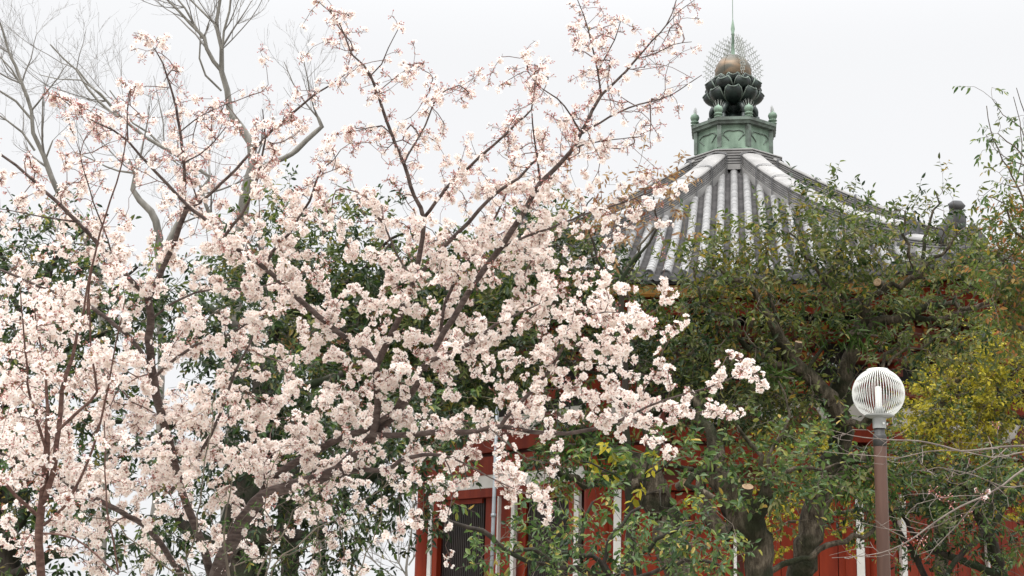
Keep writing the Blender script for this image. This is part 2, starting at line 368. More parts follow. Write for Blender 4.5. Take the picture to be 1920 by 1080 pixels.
def sprays(b, at, out, mat, twig, shoots=2, nl=7, sl=.22, ll=.075, lw=.42, upb=.35, spread=.9, droop=.25, flat=.8, stem=.0016, per_len=.25):
    n = len(at)*shoots; at = np.repeat(at, shoots, 0); out = np.repeat(out, shoots, 0)
    sdv = nrm(out*.7+np.array([0, 0, upb])+rng.normal(size=(n, 3))*spread*.6)
    L = sl*rng.uniform(.6, 1.3, n); tip = at+sdv*L[:, None]+np.array([0, 0, -.15*droop])*L[:, None]
    if twig: b.tubes(np.stack([at, tip], 1), np.stack([np.full(n, stem*1.3), np.full(n, stem*.6)], 1), 3, twig)
    s_ = (np.arange(nl)+.5)/nl*.85+.15; s_[-1] = 1.0
    base = at[:, None]+(tip-at)[:, None]*s_[None, :, None]
    u, v = basis(sdv); ph = rng.uniform(0, 2*pi, n)[:, None]+np.arange(nl)[None]*2.4
    side = np.cos(ph)[..., None]*u[:, None]+np.sin(ph)[..., None]*v[:, None]
    side[:, -1] *= .2
    dr = sdv[:, None]*.55+side*.85+np.array([0, 0, -droop])+rng.normal(size=(n, nl, 3))*.25
    nn = np.array([0, 0, flat])+rng.normal(size=(n, nl, 3))*.55-np.array([0, .25, 0])
    l = ll*rng.uniform(1-per_len*1.6, 1+per_len, (n, nl)); wv = l*lw*rng.uniform(.8, 1.15, (n, nl))
    leaves(b, base.reshape(-1, 3), dr.reshape(-1, 3), nn.reshape(-1, 3), l.ravel(), wv.ravel(), mat)

def ell(spec):
    """pixel ellipses (cx,cy,rx,ry,n) -> random pixel points, denser in clumps"""
    o = []
    for cx, cy, rx, ry, n in spec:
        r = np.sqrt(rng.uniform(0, 1, n)); a = rng.uniform(0, 2*pi, n)
        o.append(np.stack([cx+rx*r*np.cos(a), cy+ry*r*np.sin(a)], 1))
    return np.vstack(o)

# ================================================================== SETTING
def structure(o, name=None): o['kind'] = 'structure'; return o
g = MB(); xs = np.linspace(-1, 1, 61); xs = np.sign(xs)*np.abs(xs)**2.2*600
X, Y = np.meshgrid(xs, xs); Z = .03*np.sin(X*.9)*np.cos(Y*.7)*np.exp(-(np.hypot(X, Y)/60)**2)-.03
g.grid(np.stack([X, Y, Z], -1), 'ground'); structure(g.build('ground', smooth=True))
pv = MB(); pv.grid(np.stack(np.meshgrid(np.linspace(-9, 14, 24), np.linspace(-4, 13.5, 18))+[np.full((18, 24), .02)], -1), 'stone')
structure(pv.build('pavement'))

# ================================================================== TEMPLE HALL
DT = 36.0; A0 = P(1376, 290, DT); AZ = atan2(A0[0], A0[1])
HC = (DT*sin(AZ), DT*cos(AZ), 0)
hall = thing('temple_hall', 'octagonal red temple hall with grey tiled roof and green copper finial base behind the trees', 'temple', HC, -AZ)
K = .385; RA = 10.8
UN = [(-K, -1), (K, -1), (1, -K), (1, K), (K, 1), (-K, 1), (-1, K), (-1, -K)]
UN = [np.array(p, float) for p in UN]
ZT = [0, .095, .213, .362, .555, .714, .86, 1.0]; ZV = [13.25, 12.42, 11.58, 10.62, 9.5, 8.72, 8.02, 7.42]
_tt = np.linspace(0, 1, 101); _zz = np.interp(_tt, ZT, ZV)
for _ in range(60): _zz[1:-1] = .25*_zz[:-2]+.5*_zz[1:-1]+.25*_zz[2:]
def zp(t): return np.interp(t, _tt, _zz)
def lift(t, s): return .38*np.clip(t, 0, 1.05)**4*np.abs(np.clip(s, -1, 1))**3

# --- roof surfaces
TS = .31
def roof_face(i, fine):
    c0, c1 = UN[i], UN[(i+1) % 8]; mid = (c0+c1)/2; hv = (c1-c0)/2; hw = np.linalg.norm(hv); e = hv/hw; apo = np.linalg.norm(mid); md = mid/apo
    b = MB()
    def pt(t, u, dz):      # u lateral metres
        s_ = u/(hw*RA*np.maximum(t, .02))
        xy = (md*apo*RA)[None]*t.reshape(-1, 1)+e[None]*u.reshape(-1, 1)
        return np.concatenate([xy, (zp(t)+lift(t, s_)).reshape(-1, 1)+dz.reshape(-1, 1)], 1)
    # under-sheet
    tt = np.linspace(.06, 1, 40); sp = np.linspace(-1, 1, 25); T_, S_ = np.meshgrid(tt, sp, indexing='ij')
    b.grid(pt(T_.ravel(), (S_*hw*RA*T_).ravel(), np.full(T_.size, -.05)).reshape(40, 25, 3), 'tile_dark')
    nc = int(hw*RA/TS); rowlen = .115 if fine else .6
    for k in range(-nc, nc+1):
        u0 = k*TS
        t0 = max((abs(u0)+.04)/(hw*RA), .085)
        if t0 < .985:
            n = max(3, int((1-t0)*12.6/.33)); tr = np.repeat(np.linspace(t0, 1.003, n+1), 2)[1:-1]; rr = np.tile([.087, .093], n)[:len(tr)]
            if not fine: tr = np.linspace(t0, 1.003, 16); rr = np.full(16, .09)
            a = np.linspace(0, pi, 9); UU = u0-np.cos(a)[None]*rr[:, None]; ZZ = np.sin(a)[None]*rr[:, None]*1.15+.01
            TT = np.repeat(tr[:, None], 9, 1); b.grid(pt(TT.ravel(), UU.ravel(), ZZ.ravel()).reshape(len(tr), 9, 3), 'tile_cover')
            # round end tile
            p = pt(np.array([1.003]), np.array([u0]), np.array([.02]))[0]
            R = np.array([[e[0], 0, md[0]], [e[1], 0, md[1]], [0, 1, 0]])
            b.lathe([(.0, -.03), (.108, -.03), (.108, .035), (.088, .035), (.086, .02), (.035, .02), (.03, .035), (0.001, .035)], 16, 'tile_dark', c=p+np.array([0, 0, .005]), R=R, cap=False)
        if k < nc:
            uc = u0+TS/2; t0 = max((abs(uc)+.02)/(hw*RA), .085)
            if t0 > .985: continue
            n = max(3, int((1-t0)*12.6/rowlen)); te = np.linspace(t0, 1.0, n+1)
            tr = np.stack([te[:-1], te[1:]], 1).ravel(); dz = np.tile([0.0, .034], n)
            x = np.linspace(-1, 1, 6); UU = uc+x[None]*.105+0*tr[:, None]; ZZ = dz[:, None]+.05*x[None]**2-.03
            TT = np.repeat(tr[:, None], 6, 1)+(.004*(1-x[None]**2))
            b.grid(pt(TT.ravel(), UU.ravel(), ZZ.ravel()).reshape(len(tr), 6, 3), 'tile_pan')
            # hanging edge tile
            x = np.linspace(-1, 1, 7); top = pt(np.full(7, 1.006), uc+x*.105, .05*x**2+.0); bot = top.copy(); bot[:, 2] -= .055+.035*(1-x**2)
            b.grid(np.stack([top, bot]), 'tile_dark')
    return b
for i in range(8): roof_face(i, i in (0, 1, 7)).build('roof_slope', hall, smooth=False)

# --- corner ridges: stacked flat tiles under a pale rounded cap
def sweep(b, path, prof, mats, sidev):
    """prof list of (x,z), path (n,3), sidev (n,3)"""
    prof = np.array(prof, float)
    G = path[:, None]+sidev[:, None]*prof[None, :, 0:1]+np.array([0, 0, 1.])*prof[None, :, 1:2]
    for q in range(len(prof)-1): b.grid(G[:, q:q+2], mats[q])
def ridge_profile(w, h0, layers, lh, cap):
    pr = [(-w, -.12), (-w, h0), (-w*.78, h0)]; mt = ['ridge_light', 'ridge_light']
    z = h0
    for l in range(layers):
        pr += [(-w*.78, z+lh*.35), (-w*.93, z+lh*.35), (-w*.93, z+lh), (-w*.78, z+lh)]; mt += ['tile_dark', 'tile_dark', 'ridge_side', 'ridge_side']; z += lh
    pr += [(-w*.78, z+.02), (-w*1.0, z+.02)]; mt += ['tile_dark', 'tile_dark']
    a = np.linspace(0, pi, 9); pr += [(-cos(q)*w, z+.045+sin(q)*cap) for q in a]; mt += ['ridge_light']*9
    mirror = [(-x, zz) for x, zz in pr[:pr.index((-w*1.0, z+.02))+1]][::-1]
    n_left = len(mirror); mt += ['ridge_light']+(mt[:n_left-1])[::-1]
    pr += mirror
    return pr, mt[:len(pr)-1], z
for i in range(8):
    c = UN[i]; rd = c/np.linalg.norm(c); sv_ = np.array([-rd[1], rd[0], 0])
    t = np.linspace(.10, .81, 60); path = np.concatenate([c[None]*RA*t[:, None], (zp(t)+lift(t, 1)*1.0)[:, None]], 1)
    pr, mt, zt = ridge_profile(.28, .12, 5, .056, .08)
    b = MB(); sweep(b, path, pr, mt, np.repeat(sv_[None], 60, 0))
    # joint rings on the cap
    for q in np.arange(.11, .80, .085):
        p = np.array([*(c*RA*q), zp(q)+lift(q, 1)]); p2 = np.array([*(c*RA*(q+.004)), zp(q+.004)+lift(q, 1)])
        a = np.linspace(0, pi, 9); prj = [(-.315, -.1), (-.315, .12)]+[(-cos(x)*.315, zt+.045+sin(x)*.115) for x in a]+[(.315, .12), (.315, -.1)]
        sweep(b, np.array([p, p2]), prj, ['tile_dark']*(len(prj)-1), np.repeat(sv_[None], 2, 0))
    rg = b.build('ridge', hall, smooth=False)
    # lower ridge to the corner
    t = np.linspace(.80, 1.0, 20); path = np.concatenate([c[None]*RA*t[:, None], (zp(t)+lift(t, 1))[:, None]], 1)
    pr, mt, zt2 = ridge_profile(.23, .07, 2, .05, .09)
    b = MB(); sweep(b, path, pr, mt, np.repeat(sv_[None], 20, 0)); b.build('lower_ridge', rg)
    # ridge-end tiles (demon tile with horn and curled sides), and a seated figure on the corner
    for (q, sc, z0) in ((.815, .72, 0), (1.0, .62, 0)):
        b = MB(); p = np.array([*(c*RA*q), zp(q)+lift(q, 1)]); R = np.array([[sv_[0], rd[0], 0], [sv_[1], rd[1], 0], [0, 0, 1.]])
        def loc(x, y, z): return p+R@(np.array([x, y, z])*sc)
        ol = [(-.42, -.15), (-.46, .12), (-.34, .22), (-.40, .40), (-.30, .55), (-.20, .60), (-.16, .78), (-.05, .72), (0, .88), (.05, .72), (.16, .78), (.20, .60), (.30, .55), (.40, .40), (.34, .22), (.46, .12), (.42, -.15)]
        f = np.array([loc(x, .10, z) for x, z in ol]); k = np.array([loc(x, -.10, z) for x, z in ol]); n = len(ol)
        cen = np.array([loc(0, .16, .25), loc(0, -.14, .25)])
        b.add(np.vstack([f, k]), [[j, (j+1) % n, n+(j+1) % n, n+j] for j in range(n)], 'tile_dark')
        b.add(np.vstack([f, cen[:1]]), [[j, (j+1) % n, n] for j in range(n)], 'tile_dark'); b.add(np.vstack([k, cen[1:]]), [[(j+1) % n, j, n] for j in range(n)], 'tile_dark')
        for (x, z, r) in ((-.15, .38, .07), (.15, .38, .07), (0, .24, .09), (-.2, .12, .08), (.2, .12, .08), (0, .08, .12)):
            a = np.linspace(-pi/2, pi/2, 6); b.lathe([(max(.001, r*cos(q_))*sc, r*sin(q_)*sc) for q_ in a], 10, 'tile_dark', c=loc(x, .13, z), cap=False)
        b.build('demon_tile', rg, smooth=False)
    b = MB(); q = .95; p = np.array([*(c*RA*q), zp(q)+lift(q, 1)+.2])
    def fl(x, y, z): return p+np.array([rd[0]*y+sv_[0]*x, rd[1]*y+sv_[1]*x, z])*.72
    spine = np.array([fl(0, -.30, 0), fl(0, -.26, .25), fl(0, -.08, .46), fl(0, .04, .66), fl(0, .02, .84), fl(0, .08, .96), fl(0, .1, 1.06)]); sr = np.array([.18, .24, .22, .17, .11, .16, .08])
    sp_, sr_ = smooth_line(spine, sr, .06); b.tubes(sp_[None], sr_[None], 10, 'tile_dark', cap=True)
    tail, tr_ = smooth_line([fl(-.3, -.1, .0), fl(-.34, -.1, .25), fl(-.2, -.08, .42), fl(0, -.1, .55)], [.09, .12, .12, .10], .06); b.tubes(tail[None], tr_[None], 8, 'tile_dark', cap=True)
    for sx_ in (-1, 1):
        l_, lr = smooth_line([fl(.12*sx_, .02, .5), fl(.15*sx_, .12, .25), fl(.14*sx_, .15, 0)], [.08, .07, .07], .06); b.tubes(l_[None], lr[None], 8, 'tile_dark', cap=True)
    b.build('guardian_figure', rg, smooth=True)
# collar ring around the top
pr, mt, zt = ridge_profile(.19, .02, 5, .070, .04); b = MB()
pr2 = [(x, z) for x, z in pr]; t0 = .096
for i in range(8):
    c0, c1 = UN[i], UN[(i+1) % 8]; m_ = nrm((c0+c1)/2)
    G = []
    for c in (c0, c1):
        row = []
        for x, z in pr2:
            rr = (t0*RA+x)/1.0; row.append([c[0]*rr, c[1]*rr, zp(t0)+z+.10])
        G.append(row)
    G = np.array(G)
    for q in range(len(pr2)-1): b.grid(G[:, q:q+2], mt[q])
b.build('ridge_collar', hall)

# --- eaves
def octa(r): return np.array([u*r for u in UN])
b = MB()
for i in range(8):
    c0, c1 = UN[i], UN[(i+1) % 8]; s_ = np.linspace(-1, 1, 25); mid = (c0+c1)/2; hv = (c1-c0)/2
    def edge(r, dz): return np.concatenate([(mid[None]+hv[None]*s_[:, None])*r, (zp(1.0)+lift(1.0, s_)+dz)[:, None]], 1)
    b.grid(np.stack([edge(RA*.995, -.05), edge(RA*.995, -.11)]), 'tile_dark')
    b.grid(np.stack([edge(RA*.985, -.11), edge(RA*.985, -.28), edge(RA*.96, -.28)]), 'ochre')
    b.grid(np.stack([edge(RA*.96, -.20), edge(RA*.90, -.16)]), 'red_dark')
    b.grid(np.stack([edge(RA*.93, -.30), edge(RA*.93, -.50), edge(RA*.91, -.50), edge(RA*.91, -.1)]), 'red_paint')
b.build('eave_board', hall)
b = MB()
for i in range(8):
    c0, c1 = UN[i], UN[(i+1) % 8]; mid = (c0+c1)/2; hv = (c1-c0)/2; md = nrm(mid); ap = np.linalg.norm(mid); hw = np.linalg.norm(hv); e = hv/hw
    for k in range(-17, 18):
        u = k*.235; s1 = u/(hw*RA*.97)
        if abs(s1) > .99: continue
        for (r0, r1, dz, th) in ((.97, .80, -.20, .05), (.90, .60, -.42, .065)):
            rr1 = max(r1, abs(u)/(hw*RA)); 
            if rr1 >= r0-.02: continue
            pts = []
            for r in (r0, rr1):
                z = zp(1.0)+float(lift(1.0, s1))*((r-.5)/.5)+dz+(.97-r)*1.6
                pts.append(np.array([*(md*ap*RA*r+e*u), z]))
            b.tubes(np.array([pts]), np.full((1, 2), th), 4, 'red_dark', cap=True)
            b.box(pts[0]+np.array([*(md*.012), 0]), (th*.62, th*.62, th*.62), 'ochre')
b.build('rafter_row', hall)
# soffit
b = MB(); o1, o2 = octa(RA*.955), octa(RA*.58)
for i in range(8):
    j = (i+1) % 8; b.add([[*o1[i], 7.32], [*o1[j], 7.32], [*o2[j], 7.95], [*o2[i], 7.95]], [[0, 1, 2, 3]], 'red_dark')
b.build('soffit', hall)

# --- walls
WA = 7.2
podium = MB(); pp = octa(8.6)
v = np.vstack([np.c_[pp, np.full(8, -.05)], np.c_[pp, np.full(8, .9)]]); podium.add(v, [[j, (j+1) % 8, 8+(j+1) % 8, 8+j] for j in range(8)], 'stone'); podium.add(np.c_[pp, np.full(8, .9)], [list(range(8))], 'stone')
podium.build('podium', hall)
for i in range(8):
    c0, c1 = UN[i]*WA, UN[(i+1) % 8]*WA; mid = (c0+c1)/2; hv = (c1-c0)/2; hw = np.linalg.norm(hv); e = hv/hw; md = nrm(mid)
    R = np.array([[e[0], -md[0], 0], [e[1], -md[1], 0], [0, 0, 1]])      # local x along wall, -y outward
    if np.linalg.det(R) < 0: R[:, 0] *= -1
    def B(b, x, z, hx, hz, out, hy, m): b.box(R@np.array([x, -out, 0])+np.array([mid[0], mid[1], z]), (hx, hy, hz), m, R)
    b = MB(); B(b, 0, 4.45, hw-.05, 3.55, -.12, .08, 'red_dark'); B(b, 0, 6.6, hw-.1, .95, .0, .03, 'dark_fill')  # upper panel near black: gloom below the eaves put into its colour
    wl = b.build('wall', hall)
    for (z, h, o_, m) in ((3.98, .10, .13, 'red_paint'), (4.56, .20, .16, 'red_paint'), (5.02, .16, .12, 'red_paint'), (5.95, .12, .15, 'red_paint'), (7.0, .14, .13, 'red_paint'), (1.15, .18, .14, 'red_paint')):
        b = MB(); B(b, 0, z, hw-.1, h, o_, .09, m); b.build('beam', wl)
    if i not in (0, 1):
        b = MB(); B(b, 0, 4.22, hw-.12, .15, .17, .05, 'white_plaster'); b.build('plaster_band', wl)
    b = MB(); B(b, 0, 5.40, hw-.12, .24, .04, .03, 'white_plaster'); b.build('plaster_panel', wl)
    # curved red strut on the plaster, bracket blocks above
    for x in (-hw*.45, hw*.05, hw*.5):
        b = MB()
        ol = [(-.5, 0), (-.42, .12), (-.28, .16), (-.2, .32), (-.1, .42), (.1, .42), (.2, .32), (.28, .16), (.42, .12), (.5, 0)]
        f = np.array([R@np.array([x+a_, -.10, 0])+np.array([mid[0], mid[1], 5.19+z]) for a_, z in ol]); k_ = np.array([R@np.array([x+a_, -.02, 0])+np.array([mid[0], mid[1], 5.19+z]) for a_, z in ol]); n = len(ol)
        b.add(f, [list(range(n))], 'red_dark'); b.add(np.vstack([f, k_]), [[j, (j+1) % n, n+(j+1) % n, n+j] for j in range(n)], 'red_dark')
        b.build('frog_leg_strut', wl)
    for x in np.linspace(-hw*.96, hw*.96, 5):
        b = MB()
        for lv, (z, o_, hx) in enumerate(((6.25, .22, .16), (6.5, .42, .34), (6.75, .66, .2), (6.95, .9, .42))):
            B(b, x, z, hx, .07, o_*.5+.1, o_*.5+.1, 'red_dark')
            for q in (-1, 0, 1):
                if abs(q)*hx > .3 or q == 0: B(b, x+q*hx*.9, z+.11, .085, .05, o_+.12, .085, 'red_paint'); B(b, x+q*hx*.9, z+.02, .05, .05, o_+.225, .01, 'ochre')
        b.build('bracket_set', wl)
    # doors or lattice windows between narrow white strips
    if i in (0, 1, 4):
        bays = [(-hw*.5, hw*.46, 'door'), (hw*.5, hw*.46, 'door')]
    else: bays = [(-hw*.50, hw*.25, 'lattice_window'), (hw*.52, hw*.22, 'lattice_window')]
    if i not in (0, 1, 4):
        b = MB(); B(b, hw*.02, 2.6, hw*.24, 1.30, .03, .03, 'red_paint'); b.build('board_panel', wl)
    for x, h, kind in bays:
        b = MB()
        if kind == 'door':
            nb = 7
            for q in range(nb): B(b, x-h+(q+.5)*2*h/nb, 2.6, h/nb-.008, 1.25, .055+.004*(q % 2), .05, 'red_paint')
            for z in (1.6, 3.65): B(b, x, z, h-.02, .06, .12, .02, 'red_paint')
            B(b, x+h*.2, 3.35, .22, .06, .13, .02, 'dark_fill')
        else:
            B(b, x, 2.6, h, 1.25, -.02, .02, 'dark_fill')  # near-black sheet, the unlit room behind the slats painted as colour
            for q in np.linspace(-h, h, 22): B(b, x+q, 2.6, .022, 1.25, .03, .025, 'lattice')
            for z in (1.4, 3.82): B(b, x, z, h, .05, .06, .04, 'red_paint')
        b.build(kind, wl)
    for x, wd in ((-hw+.42, .075), (hw-.42, .075), (-.04, .03) if i in (0, 1, 4) else (hw*.17, .06), *([] if i in (0, 1, 4) else [(-.02, .02)])):
        b = MB(); B(b, x, 2.52, wd, 1.40, .17, .04, 'white_plaster'); b.build('white_strip', wl)
    for x in (-hw+.60, hw-.60):
        b = MB(); B(b, x, 2.52, .10, 1.40, .12, .06, 'red_paint'); b.build('jamb', wl)
    b = MB(); b.lathe([(.26, .9), (.30, 1.0), (.27, 1.1), (.27, 6.1), (.30, 6.2)], 20, 'red_paint', c=(c0[0], c0[1], 0)); b.build('pillar', hall, smooth=True)

# --- green copper finial base
b = MB()
def ring8(r, z): return np.c_[octa(r), np.full(8, z)]
def stack8(b, lv, m):
    V = np.vstack([ring8(r, z) for r, z in lv]); n = len(lv)
    b.add(V, [[k*8+j, k*8+(j+1) % 8, (k+1)*8+(j+1) % 8, (k+1)*8+j] for k in range(n-1) for j in range(8)], m)
ZB = 13.0
stack8(b, [(.94, ZB-.2), (.94, ZB+.02), (1.0, ZB+.02), (1.0, ZB+.09), (.955, ZB+.11), (.94, ZB+.70)], 'copper_green')
stack8(b, [(.94, ZB+.70), (1.04, ZB+.72), (1.05, ZB+.79), (1.09, ZB+.80), (1.09, ZB+.88), (.62, ZB+.97), (.0, ZB+.97)], 'copper_dark')
fb = b.build('finial_base', hall)
for i in range(8):
    c0, c1 = UN[i]*.948, UN[(i+1) % 8]*.948; mid = (c0+c1)/2; hv = (c1-c0)/2; hw = np.linalg.norm(hv); e = hv/hw; md = nrm(mid)
    b = MB(); b.box([c0[0], c0[1], ZB+.40], (.055, .055, .30), 'copper_dark', [[e[0], md[0], 0], [e[1], md[1], 0], [0, 0, 1]]); b.build('corner_post', fb)
    # cusped moulding on the panel
    b = MB(); a = np.linspace(-.18*pi, 1.18*pi, 25); ux = np.cos(a)*hw*.74; uz = np.sin(a)*.10+.03*np.abs(np.sin(a*2))
    ux = np.concatenate([[hw*.34, hw*.42], ux, [-hw*.42, -hw*.34]]); uz = np.concatenate([[-.15, -.11], uz, [-.11, -.15]])
    pth = np.array([[mid[0]+e[0]*x+md[0]*.012, mid[1]+e[1]*x+md[1]*.012, ZB+.44+z] for x, z in zip(ux, uz)])
    b.tubes(pth[None], np.full((1, len(pth)), .013), 5, 'copper_dark'); b.build('panel_moulding', fb, smooth=True)
    # little jewel on each corner
    p = UN[i]*1.0; b = MB()
    b.lathe([(.10, 0), (.11, .03), (.07, .045), (.06, .07), (.115, .09), (.10, .125), (.05, .13), (.105, .17), (.12, .235), (.095, .30), (.03, .335), (.004, .39)], 14, 'copper_green', c=(p[0], p[1], ZB+.88))
    q = nrm(np.array([p[0], p[1], 0])); tq = np.array([-q[1], q[0], 0])
    for s_ in (-1, 1):
        for j in range(5):
            a0 = radians(10+j*28); pth = np.array([[p[0], p[1], ZB+1.11]]*4)+np.array([(tq*s_*cos(a0)+np.array([0, 0, sin(a0)]))*r+np.array([0, 0, .03*k]) for k, r in enumerate((.11, .14, .165, .19))])
            b.tubes(pth[None], np.array([[.006, .006, .005, .002]]), 3, 'wire')
    b.build('corner_jewel', fb, smooth=True)
# --- lotus, ball, flame, spire
zc = 15.50
b = MB(); b.lathe([(.33, ZB+.95), (.37, ZB+1.05), (.34, ZB+1.17), (.26, ZB+1.25), (.22, ZB+1.30), (.20, ZB+1.6), (.30, ZB+1.7), (.34, ZB+1.8), (.25, ZB+1.9), (.36, ZB+2.1), (.42, ZB+2.22), (.3, ZB+2.26)], 24, 'bronze_dark')
lot = b.build('lotus_stem', hall, smooth=True)
def petal(b, ang, r0, z0, r1, z1, wd, curl):
    d = np.array([cos(ang), sin(ang), 0]); t_ = np.array([-sin(ang), cos(ang), 0]); G1 = []; G2 = []
    for s_ in np.linspace(0, 1, 8):
        r = r0+(r1-r0)*sin(s_*pi/2); z = z0+(z1-z0)*(1-cos(s_*pi/2))+curl*s_*(1-s_)*-.5
        wv = wd*(.30+1.0*sin(pi*(s_*.70+.06)))*(1 if s_ < .99 else .8)
        row1 = []; row2 = []
        for x in np.linspace(-1, 1, 7):
            cup = -.75*(x*x)*wd*s_
            q = d*(r+cup)+t_*x*wv+np.array([0, 0, z+.10*x*x*s_]); row1.append(q); row2.append(q+d*-.025+np.array([0, 0, .03]))
        G1.append(row1); G2.append(row2)
    G1 = np.array(G1); G2 = np.array(G2); b.grid(G1, 'bronze_dark'); b.grid(G2[::-1], 'bronze_dark')
    rim = np.vstack([G1[:, 0], G1[-1], G1[::-1, -1]]); b.tubes(rim[None], np.full((1, len(rim)), .019), 5, 'copper_dark')
for (nn_, ph, r0, z0, r1, z1, wd) in ((8, 0, .16, 14.50, .80, 14.80, .17), (8, pi/8, .16, 14.76, .79, 15.05, .17), (8, 0, .18, 14.96, .66, 15.18, .145), (8, pi/8, .2, 15.02, .50, 15.20, .12)):
    for k in range(nn_):
        b = MB(); petal(b, ph+pi/2+k*2*pi/nn_, r0, z0, r1, z1, wd, .12); b.build('lotus_petal', lot, smooth=True)
for k in range(8):                     # drooping under-leaf with a small bell
    a = k*pi/4+pi/8; b = MB(); d = np.array([cos(a), sin(a), 0])
    pth, rr = smooth_line([d*.25+[0, 0, 14.35], d*.5+[0, 0, 14.42], d*.62+[0, 0, 14.30], d*.66+[0, 0, 14.16]], [.07, .10, .07, .03], .05); b.tubes(pth[None], rr[None], 7, 'bronze_dark')
    b.lathe([(.02, .16), (.06, .13), (.065, .04), (.085, 0), (.001, .0)], 10, 'bronze_dark', c=d*.66+[0, 0, 14.0]); b.build('bell', lot, smooth=True)
b = MB(); a = np.linspace(-pi/2, pi/2, 22); b.lathe([(max(.002, .465*cos(q)), .465*sin(q)) for q in a], 32, 'bronze_ball', c=(0, 0, zc), cap=False)
for k in range(6):
    an = k*pi/3; a = np.linspace(-pi/2, pi/2, 16); b.tubes(np.array([[[(.468*cos(q))*cos(an), (.468*cos(q))*sin(an), zc+.468*sin(q)] for q in a]]), np.full((1, 16), .010), 5, 'bronze_ball')
jewel = b.build('jewel_ball', hall, smooth=True)
for k in range(4):                     # openwork flames in four radial leaves
    b = MB(); an = (.18, pi-.12, pi/2+.5, -pi/2+.42)[k]; d = np.array([cos(an), sin(an), 0]); segs = []
    t_ = np.array([-sin(an), cos(an), 0])
    for row in range(6):
        rr = .47+row*.062; n = 7+int(row*.8)
        for j in range(n):
            a0, a1 = -14, 80
            aa = radians(a0+(a1-a0)*(j+.5*(row % 2))/n); h = radians((a1-a0)/n/2)
            def q(r, a_):
                return d*(r*cos(a_)*.93)+np.array([0, 0, zc+.02+r*sin(a_)*1.17])
            segs.append([q(rr+.035, aa-h), q(rr-.008, aa-h*.55), q(rr-.008, aa+h*.55), q(rr+.035, aa+h)])
            segs.append([q(rr+.035, aa+h), q(rr+.05, aa+h*1.3), q(rr+.066, aa+h*.75), q(rr+.09, aa+h*1.15)])
    b.tubes(np.array(segs), np.full((len(segs), 4), .0072), 4, 'wire'); b.build('flame_openwork', jewel)
b = MB(); b.lathe([(.10, zc+.40), (.075, zc+.46), (.05, zc+.50), (.036, zc+1.05), (.05, zc+1.07), (.034, zc+1.1), (.055, zc+1.22), (.03, zc+1.38), (.008, zc+1.52), (.002, zc+1.55)], 12, 'copper_green'); sp = b.build('spire', hall, smooth=True)
b = MB(); b.lathe([(.010, zc+1.4), (.008, zc+2.6), (.001, zc+2.62)], 6, 'copper_green'); b.build('lightning_rod', hall)

# ================================================================== STREET LAMP
lp = P(1647, 738, 14.0); LX, LY, LZ = lp
lamp = thing('street_lamp', 'brown lamp post topped by a white ribbed globe', 'street lamp', (LX, LY, 0))
RG = .253
b = MB(); b.lathe([(.064, 0), (.062, LZ-.52), (.061, LZ-.50)], 28, 'pole_brown'); pole = b.build('pole', lamp, smooth=True)
b = MB(); b.lathe([(.11, 0), (.11, .03), (.07, .05), (.068, .3)], 28, 'pole_brown'); b.build('pole_base', pole, smooth=True)
b = MB(); b.lathe([(.065, LZ-.52), (.065, LZ-.42), (.058, LZ-.40), (.050, LZ-.395), (.055, LZ-.33)], 24, 'lamp_dark'); b.build('neck', lamp, smooth=True)
b = MB(); b.lathe([(.060, LZ-.345), (.064, LZ-.345), (.066, LZ-.245), (.10, LZ-.238), (.135, LZ-.225), (.135, LZ-.210), (.03, LZ-.205)], 28, 'lamp_grey')
for k in range(3):
    a = -pi/2+.3+k*1.1; b.lathe([(.012, 0), (.012, .012), (.001, .014)], 8, 'lamp_white', c=(.069*cos(a), .069*sin(a), LZ-.30), R=[[-sin(a), 0, cos(a)], [cos(a), 0, sin(a)], [0, 1, 0]])
b.build('collar', lamp, smooth=False)
globe_ribs = MB(); NR = 58
th = np.linspace(radians(-60), radians(66), 22)
for k in range(NR):
    a = 2*pi*k/NR; G = []; G2 = []
    for rad_ in (RG, RG-.005):
        row = []
        for sgn in (-1, 1):
            hwid = .0021
            row.append(np.stack([rad_*np.cos(th)*cos(a)-sgn*hwid*sin(a), rad_*np.cos(th)*sin(a)+sgn*hwid*cos(a), LZ+rad_*np.sin(th)], 1))
        G.append(row)
    loop = [G[0][0], G[0][1], G[1][1], G[1][0], G[0][0]]
    globe_ribs.grid(np.stack(loop, 1), 'lamp_white')
gr = globe_ribs.build('ribbed_globe', lamp)
b = MB(); b.lathe([(RG*cos(radians(65)), LZ+RG*sin(radians(65))-.004), (RG*cos(radians(65))+.004, LZ+RG*sin(radians(65))+.004), (.10, LZ+.243), (.06, LZ+.25), (.001, LZ+.252)], 32, 'lamp_white'); b.build('top_cap', gr, smooth=True)
b = MB(); b.lathe([(.030, -.20), (.034, -.19), (.034, .05), (.024, .07), (.001, .072)], 20, 'lamp_white', c=(0, 0, LZ)); bulb = b.build('bulb', lamp, smooth=True)
b = MB()
b.lathe([(.045, -.205), (.045, -.14), (.036, -.13)], 16, 'lamp_grey', c=(0, 0, LZ)); b.build('socket', bulb, smooth=True)

# thin steel conduit in front of the hall's left side
cp = P(922, 1000, 27.0); top = P(935, 690, 27.0)
b = MB(); b.tubes(np.array([[[cp[0], cp[1], 0], [top[0]+.0, cp[1], 6.6]]])[:, :, :], np.full((1, 2), .036), 10, 'steel', cap=True)
for z in (1.5, 3.2, 5.0): b.lathe([(.05, z), (.05, z+.06)], 10, 'steel', c=(cp[0]+(top[0]-cp[0])*z/6.6, cp[1], 0))
o = b.build('steel_pole', loc=(cp[0], cp[1], 0), smooth=True); o['label'] = 'thin pale blue steel pole standing before the dark window of the red hall'; o['category'] = 'pole'

